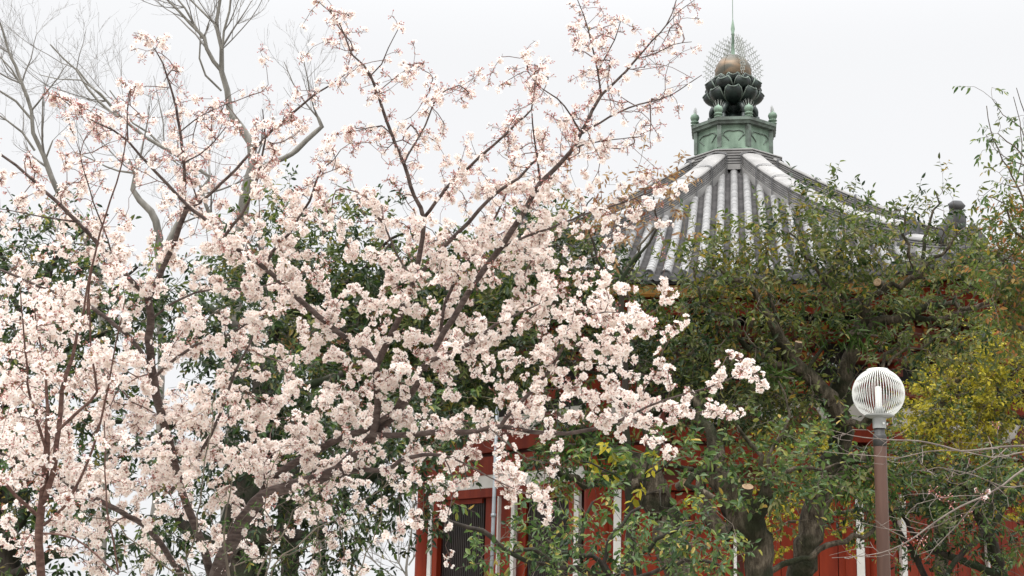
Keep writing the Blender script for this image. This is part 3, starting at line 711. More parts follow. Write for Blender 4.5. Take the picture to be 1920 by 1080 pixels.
# ================================================================== CHERRY BLOSSOM
def flowers(bp, bc, c, n, r):
    """five-petalled flowers at c facing n with radius r; petals into bp, heart into bc"""
    k = len(c); u, v = basis(n); n = nrm(n); ph = rng.uniform(0, 2*pi, k); cup = rng.uniform(.12, .62, k)
    def pt(a, s_, w_, h_):
        e = np.cos(a)[:, None]*u+np.sin(a)[:, None]*v; t = -np.sin(a)[:, None]*u+np.cos(a)[:, None]*v
        return c+(e*s_+t*w_)*r[:, None]*np.sqrt(1-.35*cup**2)[:, None]+n*(h_*r*cup)[:, None]
    for q in range(5):
        a = ph+q*2*pi/5+rng.normal(size=k)*.06; tw = rng.normal(size=k)*.12
        V = np.stack([pt(a, .08, 0, .0), pt(a, .58, .43, .32), pt(a, 1.0, .24, .75), pt(a, .88, 0, .68), pt(a, 1.0, -.24, .75), pt(a, .58, -.43, .32)], 1)
        V[:, 1] += n*(tw*r)[:, None]*.5; V[:, 5] -= n*(tw*r)[:, None]*.5
        i = (np.arange(k)*6)[:, None, None]
        bp.add(V.reshape(-1, 3), (np.array([[0, 1, 2, 3], [0, 3, 4, 5]])[None]+i).reshape(-1, 4), 'petal')
    V = [c+n*(.16*r)[:, None]]
    for q in range(5):
        a = ph+(q+.5)*2*pi/5; V.append(pt(a, .19, 0, .16))
    V = np.stack(V, 1); i = (np.arange(k)*6)[:, None, None]
    bc.add(V.reshape(-1, 3), (np.array([[0, 1, 2], [0, 2, 3], [0, 3, 4], [0, 4, 5], [0, 5, 1]])[None]+i).reshape(-1, 3), 'heart')

def umbels(bp, bb, c, out, nf, nb, fr=.0178, leafp=.5):
    """flower umbels: nf open flowers and nb closed buds on stalks from each spur"""
    # open
    idx = np.repeat(np.arange(len(c)), nf); k = len(idx)
    if k:
        d = nrm(out[idx]*.85+rng.normal(size=(k, 3))*.58+np.array([0, -.10, -.08])); L = rng.uniform(.014, .027, k); hd = c[idx]+d*L[:, None]
        hd[:, 2] -= L*.15
        fn = nrm(d+rng.normal(size=(k, 3))*.35); r = fr*rng.uniform(.86, 1.12, k); flowers(bp, bb, hd, fn, r)
        bb.tubes(np.stack([c[idx], hd-fn*.008, hd-fn*.001], 1), np.stack([np.full(k, .0008), np.full(k, .0012), np.full(k, .0024)], 1), 3, 'calyx')
    idx = np.repeat(np.arange(len(c)), nb); k = len(idx)
    if k:
        d = nrm(out[idx]*.6+rng.normal(size=(k, 3))*.75); L = rng.uniform(.012, .032, k); hd = c[idx]+d*L[:, None]; e = hd+d*rng.uniform(.008, .013, k)[:, None]
        bb.tubes(np.stack([c[idx], hd, hd+(e-hd)*.35], 1), np.stack([np.full(k, .0009), np.full(k, .0013), np.full(k, .0026)], 1), 3, 'calyx')
        bb.tubes(np.stack([hd+(e-hd)*.2, hd+(e-hd)*.6, e], 1), np.stack([np.full(k, .0018), np.full(k, .0040), np.full(k, .0012)], 1), 5, 'bud')
    m = rng.uniform(size=len(c)) < leafp; k = int(m.sum())
    if k:
        c2 = np.repeat(c[m], 2, 0); k *= 2
        leaves(bb, c2, nrm(np.repeat(out[m], 2, 0)*.5+rng.normal(size=(k, 3))*.8+np.array([0, 0, .3])), rng.normal(size=(k, 3)), rng.uniform(.010, .024, k), rng.uniform(.004, .008, k), 'bronze_leaf', sag=.1)

# ---- main cherry
ch = Tree(step=.075, rs=.80)
D0 = 8.6
L_ = ch.limb
base = L_('400,1250,24 408,1080,20 443,1000,17.5 468,960,17 493,932,15.5 550,911,14 600,897,13.5 633,880,13 673,843,12.5 717,800,11.5 760,753,9 782,722,7', 8.9, 8.5, 14, ground=True)
L_('782,722,7 790,690,6 810,675,5.5 835,665,5 880,645,4.5 920,615,4 950,597,3.2 990,580,2 1030,560,1.2', 8.5, 8.1)
L_('490,935,12 505,905,10 533,880,9 573,857,9 633,823,8.5 683,807,7.5 707,793,7 733,777,6 750,750,5 765,715,4', 8.85, 8.4)
L_('700,812,9 708,760,8.5 706,720,8.5 705,686,8.5 716,662,8 730,635,7.5 745,605,7.5 762,560,7.5 775,530,7 783,497,6.5 788,470,6 793,447,5.5 794,410,5.5 777,367,4.7 757,310,4.5 733,250,4 710,183,3.6 695,142,3 683,123,2.4 660,103,2 647,67,1.6 633,37,1.3 600,5,1', 8.5, 8.2)
L_('706,688,7 690,660,7 665,645,6.5 630,620,6.5 597,593,6.5 560,560,6.3 513,517,6 477,487,5.5 443,467,5 420,447,4.6 393,417,4.4 360,393,4.2 333,367,4 313,347,3.8 290,320,3.4 263,290,3 240,263,2.6 213,245,2.2 177,228,1.8 143,207,1.5 115,185,1', 8.5, 7.7)
L_('418,447,4 437,423,3.8 467,380,3.4 483,333,3 490,300,2.6 498,262,2.2 496,230,1.6 492,205,1', 8.1, 7.9)
L_('497,500,4.2 510,473,3.8 543,437,3.4 560,407,3.2 580,377,3 593,340,2.4 603,318,2 625,300,1.3 640,280,1', 8.3, 8.0)
L_('795,408,4.5 817,380,4.2 840,350,4 862,330,3.8 900,293,3.4 943,257,3 970,230,2.6 997,205,2 1002,170,1.5 1003,120,1.1', 8.4, 8.0)
L_('795,695,7 812,660,7 835,620,7 860,580,7.2 883,540,7.2 927,480,7 957,437,6.8 987,390,6.4 1012,345,6 1047,310,5.4 1070,283,5 1090,250,4.6 1110,207,4 1127,177,3.6 1150,157,3 1173,133,2.8 1197,107,2.4 1223,77,2 1250,47,1.6 1268,0,1.2', 8.5, 8.6)
L_('1127,177,2.4 1120,133,2.2 1110,90,2 1103,57,1.7 1095,30,1.4 1083,0,1', 8.6, 8.5)
L_('1120,135,1.6 1138,102,1.5 1152,75,1.3 1163,40,1', 8.6, 8.4)
L_('1090,250,2.4 1070,215,2 1045,185,1.8 1015,165,1.4 990,135,1.1 985,100,1', 8.6, 8.4)
L_('1092,250,2.8 1125,230,2.5 1160,210,2.3 1200,195,2 1230,188,1.7 1260,178,1.4 1290,157,1.2 1316,140,.9', 8.6, 8.8)
L_('1193,110,1.6 1230,100,1.4 1262,84,1.1 1297,78,.8', 8.6, 8.7)
L_('1250,47,1.2 1272,22,1 1302,0,.8', 8.6, 8.6)
L_('1014,343,3 1010,320,2.6 1005,290,2.3 1000,250,2 997,212,1.6', 8.6, 8.5)
L_('1076,278,2 1110,268,1.6 1150,262,1.3 1205,256,.9', 8.6, 8.7)
L_('775,525,5.5 800,500,5.2 840,455,5 880,417,4.8 900,393,4.4 933,360,4 973,333,3.4 996,308,2.8 1020,288,2', 8.35, 8.2)
L_('826,622,4 837,562,4 860,517,4 880,487,3.6 910,443,3 940,383,2.2 960,340,1.5', 8.6, 8.7)
L_('938,465,3.4 987,443,3 1033,427,2.8 1093,403,2.5 1147,387,2 1190,372,1.4 1225,358,1', 8.55, 9.0)
L_('694,813,7.5 753,817,7 827,810,6.6 880,810,6.2 940,800,5.8 1020,812,5 1080,810,4.6 1130,800,4 1170,785,3.4 1210,765,2.7 1250,748,2.3 1300,735,2 1345,720,1.7 1390,700,1.3 1416,682,1', 8.5, 8.0)
L_('938,800,5 960,770,4.6 990,740,4.4 1015,715,4.2 1040,680,3.6 1060,645,3 1078,610,2.4 1110,590,1.7 1160,585,1.2 1205,595,.9', 8.3, 7.9)
L_('640,890,6.5 683,880,6 720,883,5.6 753,863,5 793,853,4.6 830,853,3.4 870,868,2 920,895,1.6 960,915,1.3 1020,935,1', 8.7, 8.1)
L_('830,853,2 850,900,1.5 845,945,1.2 830,1000,.9', 8.2, 8.0)
L_('1180,782,1.8 1220,800,1.4 1240,818,1.1 1250,845,.8', 8.0, 7.8)
L_('920,803,2.2 960,840,1.8 990,860,1.3 1040,870,.9', 8.2, 8.0)
# left leader
L_('400,1090,10 372,1000,9.5 345,935,9 328,870,9 312,810,9.5 297,757,10 285,690,10 280,635,9.5 283,593,9 278,560,8.5', 8.9, 8.6)
L_('278,560,6.2 240,520,5.8 213,487,5.6 187,463,5.3 160,430,5 133,403,4.7 100,373,4.3 70,345,3.8 30,310,3.2 0,288,2.8 -40,262,2', 8.6, 8.2)
L_('279,560,7 307,500,7 320,470,6.8 335,430,6.5 350,393,6', 8.6, 8.5)
L_('349,396,4.5 345,360,4.2 345,310,3.9 337,245,3.4 330,200,3 320,165,2.4 305,118,1.8 290,92,1.4 268,72,1', 8.5, 8.4)
L_('350,395,4 385,372,3.6 415,343,3.6 443,317,3.5 473,283,3.4 513,243,3.2 547,213,3 590,177,2.4 620,160,1.8 650,138,1.2', 8.5, 8.3)
L_('338,247,1.7 365,225,1.5 400,205,1.3 440,190,1', 8.4, 8.2)
L_('345,305,2 375,290,1.7 405,262,1.4 425,235,1', 8.5, 8.6)
L_('340,1080,7.5 333,1068,7 293,1007,7 270,985,6.8 240,967,6.4 187,940,6 140,917,5.5 110,893,5 60,870,4 0,850,3.2 -40,840,2.6', 8.9, 8.3)
L_('317,925,5 333,907,5 367,863,4.6 395,815,4 413,777,3.6 440,700,3 470,640,2.4 480,600,1.7', 8.6, 8.1)
L_('284,598,3 330,565,2.7 385,545,2.4 440,540,2 480,542,1.4', 8.6, 8.4)
L_('282,700,5.5 257,647,5.3 217,610,5 187,587,4.7 153,567,4.3 100,547,3.8 50,527,3.2 0,505,2.6', 8.6, 8.8)
L_('292,705,4 345,660,3.6 385,640,3.2 435,625,2.8 470,600,2 500,570,1.5', 8.6, 8.3)
L_('160,430,2.4 150,417,2.2 83,407,1.8 33,397,1.4 0,392,1', 8.4, 8.5)
L_('213,487,2 195,430,1.8 175,380,1.6 160,330,1.4 150,290,1', 8.4, 8.2)
L_('240,263,1.7 238,215,1.5 242,170,1', 7.8, 7.7)
L_('733,250,2 715,235,1.6 690,240,1.3 655,248,1', 8.3, 8.1)
L_('757,308,2.6 775,275,2.3 797,235,2.1 812,195,1.8 835,170,1.4 860,160,1', 8.3, 8.5)
L_('695,142,1.7 715,120,1.5 728,90,1.2 748,52,.9', 8.2, 8.1)
L_('710,173,1.4 735,150,1.2 775,122,.9', 8.2, 8.4)
L_('700,400,2 720,420,2.2 740,470,2.4 760,505,2.6', 8.4, 8.4)

cov = ["000000000030000003320000", "000022001152000013143100", "002343233334640003534432", "027764358355354545444310",
       "433434546845535565765310", "565544556775326678434100", "666545667786666787567300", "655546787766688887640000",
       "655555668765788889730000", "665645767867778898865100", "777656776788897878997200", "777665676567866668884235",
       "888888887788777988887850", "888899889887689754554310", "677888879986546651100000", "556657666754421350000000",
       "556655553333410000000000", "454444553432110000000000"]
cov = np.array([[int(q) for q in r.ljust(24, '0')[:24]] for r in cov], float)/10
lumps = []
for iy in range(18):
    for ix in range(24):
        c = cov[iy, ix]
        if c <= 0: continue
        nl = -log(1-min(c, .9))*(4.6 if iy < 6 else 3.6 if iy < 8 else 3.2 if ix > 12 else 4.1); nl = int(nl)+(rng.uniform() < nl-int(nl))
        for _ in range(nl): lumps.append((ix*60+rng.uniform(-8, 68), iy*60+rng.uniform(-8, 68)))
lumps = np.array(lumps)
# isolated sprays seen in the photograph
extra = np.array([(1165, 40), (1150, 70), (1140, 62), (1070, 12), (1085, 30), (1130, 90), (1230, 105), (1290, 158), (1300, 148), (1258, 180), (1205, 255), (1185, 260), (988, 92), (990, 120), (985, 105), (960, 128), (895, 142), (915, 152), (935, 162),
    (268, 66), (280, 78), (312, 75), (748, 52), (770, 122), (655, 30), (620, 20), (598, 5), (690, 60), (660, 95), (862, 160), (870, 172), (828, 165), (820, 185), (130, 190), (150, 200), (170, 210), (117, 187), (190, 225), (200, 232), (565, 112), (490, 100),
    (1400, 690), (1385, 700), (1410, 685), (1350, 700), (1340, 770), (1250, 845), (1215, 830), (1030, 935), (1010, 930), (835, 985), (830, 960), (815, 935), (845, 915), (1040, 870), (1210, 600), (1195, 585), (1245, 545)])
lumps = lumps[~((lumps[:, 0] > 1296) & (lumps[:, 1] < 400))]
lumps = np.vstack([lumps, extra])
uvn, _ = proj(np.array(ch.pos)); pull = np.clip((430-lumps[:, 1])/260, 0, 1)*.55
for i in range(len(lumps)):
    dd = np.hypot(*(uvn-lumps[i]).T); j = dd.argmin()
    if dd[j] > 14 and i < len(lumps)-len(extra): lumps[i] = lumps[i]+(uvn[j]-lumps[i])*pull[i]*min(1, 40/dd[j]+.35)
nb_ = 620; tw_ = np.array(ch.pos); uvt, _ = proj(tw_); okk = np.where((uvt[:, 1] < 520) & (uvt[:, 1] > -20) & (uvt[:, 0] > -20) & (uvt[:, 0] < 1290))[0]; jj = rng.choice(okk, nb_)
aa = rng.uniform(0, 2*pi, nb_); rr_ = rng.uniform(10, 48, nb_); fine = uvt[jj]+np.stack([np.cos(aa), np.sin(aa)], 1)*rr_[:, None]
nl0 = len(lumps); lumps = np.vstack([lumps, fine]); isfine = np.arange(len(lumps)) >= nl0
A, dist = ch.attract(lumps, .30, bias=.14)
ch.grow(A, tip=.0017, pen=.12, curve=.4, jit=.03, droop=-.15, power=.40)
budf = np.clip(.56-(lumps[:, 1]-230)/380, .08, .52)+np.clip((150-lumps[:, 0])/900, 0, .1)
budf += rng.normal(size=len(budf))*.18
nu = np.maximum(1, rng.poisson(np.where(lumps[:, 1] < 330, 2.6, np.where(lumps[:, 1] < 450, 4.2, 6.8))*rng.uniform(.35, 1.9, len(budf))))
edge = (lumps[:, 0] > 1175) & (lumps[:, 1] < 330); nu[edge] = np.minimum(nu[edge], 2); budf[edge] = .75
nu = np.minimum(nu, 11); nu[isfine] = rng.integers(1, 3, nb_); budf[isfine] = np.clip(.62-(fine[:, 1]-250)/700, .35, .68)
ex_ = (np.arange(len(lumps)) >= nl0-len(extra)) & (np.arange(len(lumps)) < nl0); nu[ex_] = np.clip(nu[ex_], 3, 6); nu[ex_ & edge] = 1
# umbels sit on the last stretch of each twig and around the lump
ui = np.repeat(np.arange(len(A)), nu); td = ch.tipdir[ui]; k = len(ui)
off = rng.normal(size=(k, 3)); tdn = nrm(td); off = nrm(off-(off*tdn).sum(1)[:, None]*tdn*.85); R_ = rng.uniform(.2, 1, k)*(.006+.005*np.sqrt(nu[ui]))
along = rng.uniform(-1, .25, k)*(.016*nu[ui]+.01); bend = np.repeat(nrm(rng.normal(size=(len(A), 3)))[:, None], 1, 1)[:, 0][ui]
UC = A[ui]+off*R_[:, None]+tdn*along[:, None]+bend*(along**2*1.6)[:, None]; UO = nrm(off+tdn*np.where(along > 0, .7, .1)[:, None])
isb = rng.uniform(size=k) < budf[ui]
nf = np.where(isb, rng.integers(0, 2, k), rng.integers(3, 6, k)); nb = np.where(isb, rng.integers(3, 7, k), rng.integers(0, 2, k))
# spurs scattered straight along the traced wood and the grown twigs
tp = ch.BP; sel = rng.choice(len(tp), size=min(len(tp), 4200), replace=False)
q_ = tp[sel]; run = np.sin(q_[:, 0]*7.1+2*np.sin(q_[:, 2]*5))+np.sin(q_[:, 2]*8.3+q_[:, 1]*3)+np.sin(q_[:, 0]*13+q_[:, 2]*11); sel = sel[run > .35]; uv2, _ = proj(tp[sel]); sel = sel[(uv2[:, 0] > -60) & (uv2[:, 1] < 1150) & (ch.BR[sel] < .010)]
sp_ = tp[sel]; u_, v_ = basis(ch.BT[sel]); ph = rng.uniform(0, 2*pi, len(sel)); so_ = nrm(np.cos(ph)[:, None]*u_+np.sin(ph)[:, None]*v_+ch.BT[sel]*.4)
uv3, _ = proj(sp_); pb = np.clip(.85-(uv3[:, 1]-250)/380, .12, .85); pb[uv3[:, 0] > 1180] = .9; ib = rng.uniform(size=len(sel)) < pb
nf2 = np.where(ib, 0, rng.integers(1, 5, len(sel))); nb2 = np.where(ib, rng.integers(2, 6, len(sel)), 0)
tree = thing('cherry_tree', 'large spreading cherry tree in full pale pink blossom filling the left and centre', 'cherry tree', tuple(base[0]*[1, 1, 0]))
def rel(o, par): o.location = -np.array(par.location); return o
def put(o, par): o.location = tuple(-np.array(par.location)); return o
tk = put(ch.wood('trunk', 'cherry_bark', tree), tree)
def stubs(b): b.tubes(np.stack([UC-UO*.022-0, UC], 1), np.full((len(UC), 2), .0011), 3, 'twig')
cr = put(ch.twigs('crown', 'twig', tree, stubs), tree)
bp, bb = MB(), MB(); umbels(bp, bb, UC, UO, nf, nb); umbels(bp, bb, sp_+so_*.006, so_, nf2, nb2)
bo = bp.build('blossom', cr); bo2 = bb.build('bud_blossom', cr)
print('umbels', len(UC), 'flowers', int(nf.sum()+nf2.sum()), 'buds', int(nb.sum()+nb2.sum()))

# ---- young cherry at the left edge, straight thin shoots
yc = Tree(step=.08); L_ = yc.limb
base = L_('84,1300,8 77,1080,8 72,1020,7.8 76,963,7.4 84,900,7 88,830,5.5 88,800,5', 6.9, 6.8, 12, ground=True)
L_('85,935,6 100,887,5.6 110,803,5 122,705,4.4 135,670,3.5 150,610,2.6 160,560,2 170,500,1.3', 6.8, 6.9)
L_('110,806,3.2 150,770,3 183,735,2.6 178,700,2.2 170,640,1.7 168,560,1.3', 6.8, 6.7)
L_('89,850,3 70,790,2.8 55,740,2.4 50,690,2 42,600,1.5 38,540,1', 6.8, 6.6)
L_('74,970,3.6 30,930,3.2 0,897,2.8 -40,860,2', 6.9, 6.8)
L_('82,985,3 120,950,2.8 155,890,2.5 175,840,2.3 195,760,2 205,720,1.8 216,650,1.4 235,560,1', 6.8, 6.6)
L_('165,600,2 167,533,2 187,440,1.8 207,377,1.6 228,310,1.3 236,250,.9', 6.8, 6.7)
L_('88,800,4 88,740,3 84,690,2 70,620,1.5 62,560,1', 6.8, 6.9)
L_('222,1075,1.8 212,1010,1.7 200,953,1.5 197,853,1.3 195,790,1', 6.5, 6.5)
L_('80,1000,2 140,1010,1.8 222,1078,1.6', 6.7, 6.5)
lum = ell([(120, 760, 130, 200, 60), (60, 880, 80, 130, 26), (150, 560, 110, 130, 26), (40, 640, 60, 120, 18)])
A, _ = yc.attract(lum, .22); yc.grow(A, tip=.0014, pen=.1, droop=-.3)
nu = rng.integers(2, 6, len(A)); ui = np.repeat(np.arange(len(A)), nu); off = nrm(rng.normal(size=(len(ui), 3))); UC = A[ui]+off*rng.uniform(.005, .04, len(ui))[:, None]
tree2 = thing('cherry_tree', 'slender young cherry at the left edge with one thin reddish upright stem', 'cherry tree', tuple(base[0]*[1, 1, 0]))
put(yc.wood('trunk', 'young_bark', tree2), tree2); cr = put(yc.twigs('crown', 'twig', tree2), tree2)
bp, bb = MB(), MB(); umbels(bp, bb, UC, off, rng.integers(2, 5, len(ui)), rng.integers(0, 3, len(ui)), fr=.0150, leafp=.6)
bp.build('blossom', cr); bb.build('bud_blossom', cr)

# ---- thin green-budded shoots rising at the bottom of the frame
sh = Tree(step=.07); L_ = sh.limb
base = L_('470,1300,5 455,1180,4 430,1085,3 420,1000,1.8 435,900,1.2', 7.2, 7.0, 8, ground=True)
for tr_ in ('455,1180,3 400,1110,2 352,1075,1.8 367,987,1.6 387,867,1.3 402,740,1', '455,1180,3 480,1080,2 540,980,1.5 620,900,1', '455,1180,2 520,1060,1.6 640,960,1.2 760,890,.9', '455,1170,2 440,1060,1.5 540,1040,1.2 650,990,.9 720,960,.7',
            '455,1170,2 500,1090,1.6 515,1000,1.3 500,930,1 520,850,.8', '400,1110,2 300,1060,1.5 220,990,1.1 150,960,.8', '455,1170,2 560,1120,1.6 600,1040,1.2 590,940,.9', '455,1170,2 620,1110,1.5 700,1020,1.1 720,900,.8'):
    L_(tr_, 7.2, 7.3, 6, wob=.03)
A, _ = sh.attract(ell([(480, 980, 220, 90, 60)]), .12); sh.grow(A, tip=.0012, pen=.1, jit=.05)
sb = thing('shrub', 'thin arching shoots with tiny fresh green buds in front of the cherry trunk', 'shrub', tuple(base[0]*[1, 1, 0]))
put(sh.wood('stem', 'branch_brown', sb), sb)
def gb(b):
    k = 900; j = rng.choice(len(sh.BP), k); j = j[sh.BR[j] < .006]; k = len(j)
    leaves(b, sh.BP[j], nrm(sh.BT[j]*.6+rng.normal(size=(k, 3))*.6), rng.normal(size=(k, 3)), rng.uniform(.012, .03, k), rng.uniform(.004, .009, k), 'fern_leaf', sag=.1)
put(sh.twigs('crown', 'branch_brown', sb, gb), sb)

# ---- nearly bare cherry reaching in from the right edge
rc = Tree(step=.09, rs=.52); L_ = rc.limb
base = L_('2290,1500,30 2280,1300,26 2260,1100,22 2230,900,16 2180,820,11', 9.2, 9.0, 12, ground=True)
L_('2180,820,9 2060,822,6 1990,830,5 1920,836,4.2 1880,838,4 1840,843,3.7 1800,846,3.3 1770,838,3 1740,829,2.7 1700,826,2.4 1660,824,2 1620,820,1.7 1580,812,1.3 1555,806,1', 9.0, 8.6)
L_('2180,820,8 2060,830,4.5 1960,842,3 1905,850,2.6 1860,858,2.3 1800,845,2 1740,846,1.8 1690,858,1.6 1640,855,1.4 1600,852,1.2 1545,846,1', 9.0, 8.8)
L_('2230,900,9 2090,840,6 1990,850,5 1950,862,4.5 1920,878,4 1880,910,3.6 1845,930,3.4 1800,950,3.2 1760,975,3 1725,1000,2.7 1690,1022,2.2 1650,1037,1.8 1610,1043,1.4 1560,1046,1', 9.0, 8.4)
L_('1843,932,2.6 1820,955,2.3 1795,985,2 1770,1010,1.7 1750,1030,1.3 1720,1040,1', 8.7, 8.9)
L_('2230,880,5 2060,900,3 1960,905,2.2 1920,911,2 1880,912,1.8 1830,892,1.5 1790,882,1.2 1760,876,1', 8.9, 8.6)
L_('1890,838,1.8 1850,870,1.5 1800,890,1.2 1770,878,.9', 8.9, 8.7)
L_('1700,1010,1.6 1660,990,1.3 1640,975,1', 8.6, 8.5)
L_('1845,930,1.6 1800,930,1.3 1755,935,1.1 1720,945,.9', 8.6, 8.5)
L_('1725,1000,1.6 1690,995,1.3 1650,990,1 1600,975,.8', 8.5, 8.5)
A, _ = rc.attract(ell([(1860, 830, 80, 40, 26), (1780, 870, 110, 40, 30), (1640, 830, 90, 40, 20), (1820, 940, 100, 60, 26), (1690, 1010, 100, 50, 26), (1740, 950, 90, 40, 16), (1570, 1040, 60, 30, 8)]), .2)
rc.grow(A, tip=.0014, pen=.1, jit=.06, curve=.5)
tree3 = thing('cherry_tree', 'cherry with almost bare pale branches reaching in from the right edge past the lamp post', 'cherry tree', tuple(base[0]*[1, 1, 0]))
put(rc.wood('trunk', 'pale_twig', tree3), tree3); cr = put(rc.twigs('crown', 'pale_twig', tree3), tree3)
bx = np.array([(1835, 923), (1845, 930), (1850, 922), (1765, 932), (1768, 940), (1750, 920), (1822, 962), (1806, 978), (1782, 945), (1710, 1015), (1735, 1015), (1728, 1013), (1868, 800), (1695, 1018), (1840, 928), (1775, 935)], float)
Bp, _ = rc.attract(bx, .01); bb, bp = MB(), MB(); o_ = nrm(rng.normal(size=(len(bx), 3))); umbels(bp, bb, Bp, o_, rng.integers(0, 2, len(bx))*0+np.array([1]*3+[0]*(len(bx)-3)), rng.integers(4, 8, len(bx)))
bb.build('bud_blossom', cr); bp.build('blossom', cr)

# ================================================================== BARE GREY TREES FAR BEHIND
def bare(limbs, label, name='bare_tree', d=30, L0=2.2, n1=60, seed=1, thick=.012, ground=True, levels=4, mat='grey_bark', tmat='grey_twig', minr=.0034, group='bare grey trees behind the blossom', up=.35):
    t = Tree(step=.35, rs=.78); b0 = None
    for i, (tx, dd) in enumerate(limbs):
        p = t.limb(tx, dd, dd, 8, wob=.03, ground=(ground and i == 0)); b0 = p if i == 0 else b0
    root = thing(name, label, 'tree', tuple(b0[0]*[1, 1, 0]), group=group)
    put(t.wood('trunk', mat, root), root)
    pos = np.array(t.pos); tan = np.array(t.tan); rad = np.array(t.rad); uv, _ = proj(pos)
    ok = np.where((uv[:, 1] < 560) | (pos[:, 2] > 6 if d < 50 else True))[0]
    wgt = np.clip(.10-rad[ok], .005, 1); j = rng.choice(ok, n1, p=wgt/wgt.sum()); P0 = pos[j]; T0 = tan[j]; R0 = np.minimum(rad[j]*.6, thick*2.2); L = L0*rng.uniform(.5, 1.2, n1)
    b = MB()
    for lv in range(levels):
        k = len(P0); u, v = basis(T0); ph = rng.uniform(0, 2*pi, k); an = rng.uniform(.3, .85, k) if lv else rng.uniform(.4, 1.0, k)
        D = nrm(T0*np.cos(an)[:, None]+(u*np.cos(ph)[:, None]+v*np.sin(ph)[:, None])*np.sin(an)[:, None])
        seg = 6; pts = [P0]; cur = P0; dd = D; dirs = [D]
        for s_ in range(seg):
            dd = nrm(dd+rng.normal(size=(k, 3))*.10+np.array([0, 0, up*.22])); cur = cur+dd*(L/seg)[:, None]; pts.append(cur); dirs.append(dd)
        pts = np.stack(pts, 1); dirs = np.stack(dirs, 1); tr = np.linspace(1, .35, seg+1)[None]; rr = np.maximum(R0[:, None]*tr, minr*.5)
        b.tubes(pts, rr, 4 if lv == 0 else 3, tmat)
        m = (4, 3, 3, 3)[min(lv, 3)]; ii = np.repeat(np.arange(k), m); sj = rng.integers(1, seg+1, len(ii))
        P0 = pts[ii, sj]; T0 = dirs[ii, sj]; R0 = np.maximum(rr[ii, sj]*.6, minr*.7); L = L[ii]*rng.uniform(.4, .72, len(ii))
    put(b.build('crown', root), root)
    return root
bare([('430,900,15 440,700,14 447,480,14 455,400,14 465,340,13 475,310,12 473,267,10 450,240,9.5 430,213,8.5 423,173,7.5 415,133,6.5 417,90,5.5 405,45,4.5 415,0,3.5 425,-60,2.5', 30),
      ('417,135,5 400,115,5 380,70,4.5 355,42,3.6 335,22,3 310,-5,2.4', 30), ('380,72,3.2 365,48,2.8 345,15,2.4 325,-10,2', 30), ('417,92,3 422,60,2.8 430,20,2.6 434,-20,2.2', 29.6), ('402,44,2.6 375,20,2.4 348,-8,2', 30.2),
      ('472,330,8 500,308,7 530,297,6.5 550,290,6.5 558,280,7 575,262,6.5 595,248,6 603,236,5.5 597,222,4 590,212,1.5', 29.5), ('415,170,2.6 385,145,2.6 376,110,2.2 375,60,1.6', 30.5), ('440,222,4 460,250,5 476,290,6', 30.4)],
     'tall grey bare tree behind the blossom with a stubby broken side limb', d=30, n1=22, L0=1.6)
bare([('300,800,8 300,600,9 296,450,10 283,397,8.5 262,375,7.5 250,355,6.5 256,325,5.5 240,300,4', 28), ('300,480,9 345,400,6 393,333,5.2 367,310,5 313,280,4.4 273,257,4 233,227,3.6 187,193,3 143,133,2.4 93,83,1.6', 28),
      ('225,222,3 200,190,2.8 165,158,2.4 143,133,2', 28.4), ('310,280,3 280,250,2.6 250,228,2.2 205,170,1.5', 28.6), ('233,227,2 190,175,2 150,150,1.7 110,150,1.3 75,140,1', 27.6), ('256,325,3 225,320,2.5 200,312,2 150,290,1.4', 28.2), ('400,420,5 375,350,4 350,300,3 335,282,2', 27.8)],
     'bare tree with thin grey arching limbs fanning towards the upper left', d=28, n1=28, L0=1.6)
bare([('200,900,9 190,650,9 185,520,9 160,440,8.5 130,400,7.5 100,340,6.5 80,293,6 63,250,5.2 58,207,4.6 40,157,4 17,100,3 0,45,2.2 -20,-10,1.5', 29), ('60,225,3 30,190,2.8 0,172,2.4 -40,140,2', 29), ('65,282,3 42,250,2.6 10,225,2.2 -30,200,1.8', 29.3), ('38,157,2.2 20,130,2 -5,105,1.6', 28.8), ('85,300,2.6 92,275,2.2 100,262,1.4', 29)],
     'bare grey tree at the far left edge of the sky', d=29, n1=18, L0=1.5)
bare([('770,1130,4 762,1080,3.2 768,1020,2.6 775,960,2 772,900,1.5', 62), ('765,1085,2 735,1030,1.8 715,990,1.4', 62), ('766,1060,2 790,1020,1.6 800,985,1.2', 62), ('762,1100,2 700,1050,1.5 680,1010,1', 62)],
     'faint bare tree low in the gap beside the red hall', d=62, n1=24, L0=2.2, minr=.012, thick=.02)

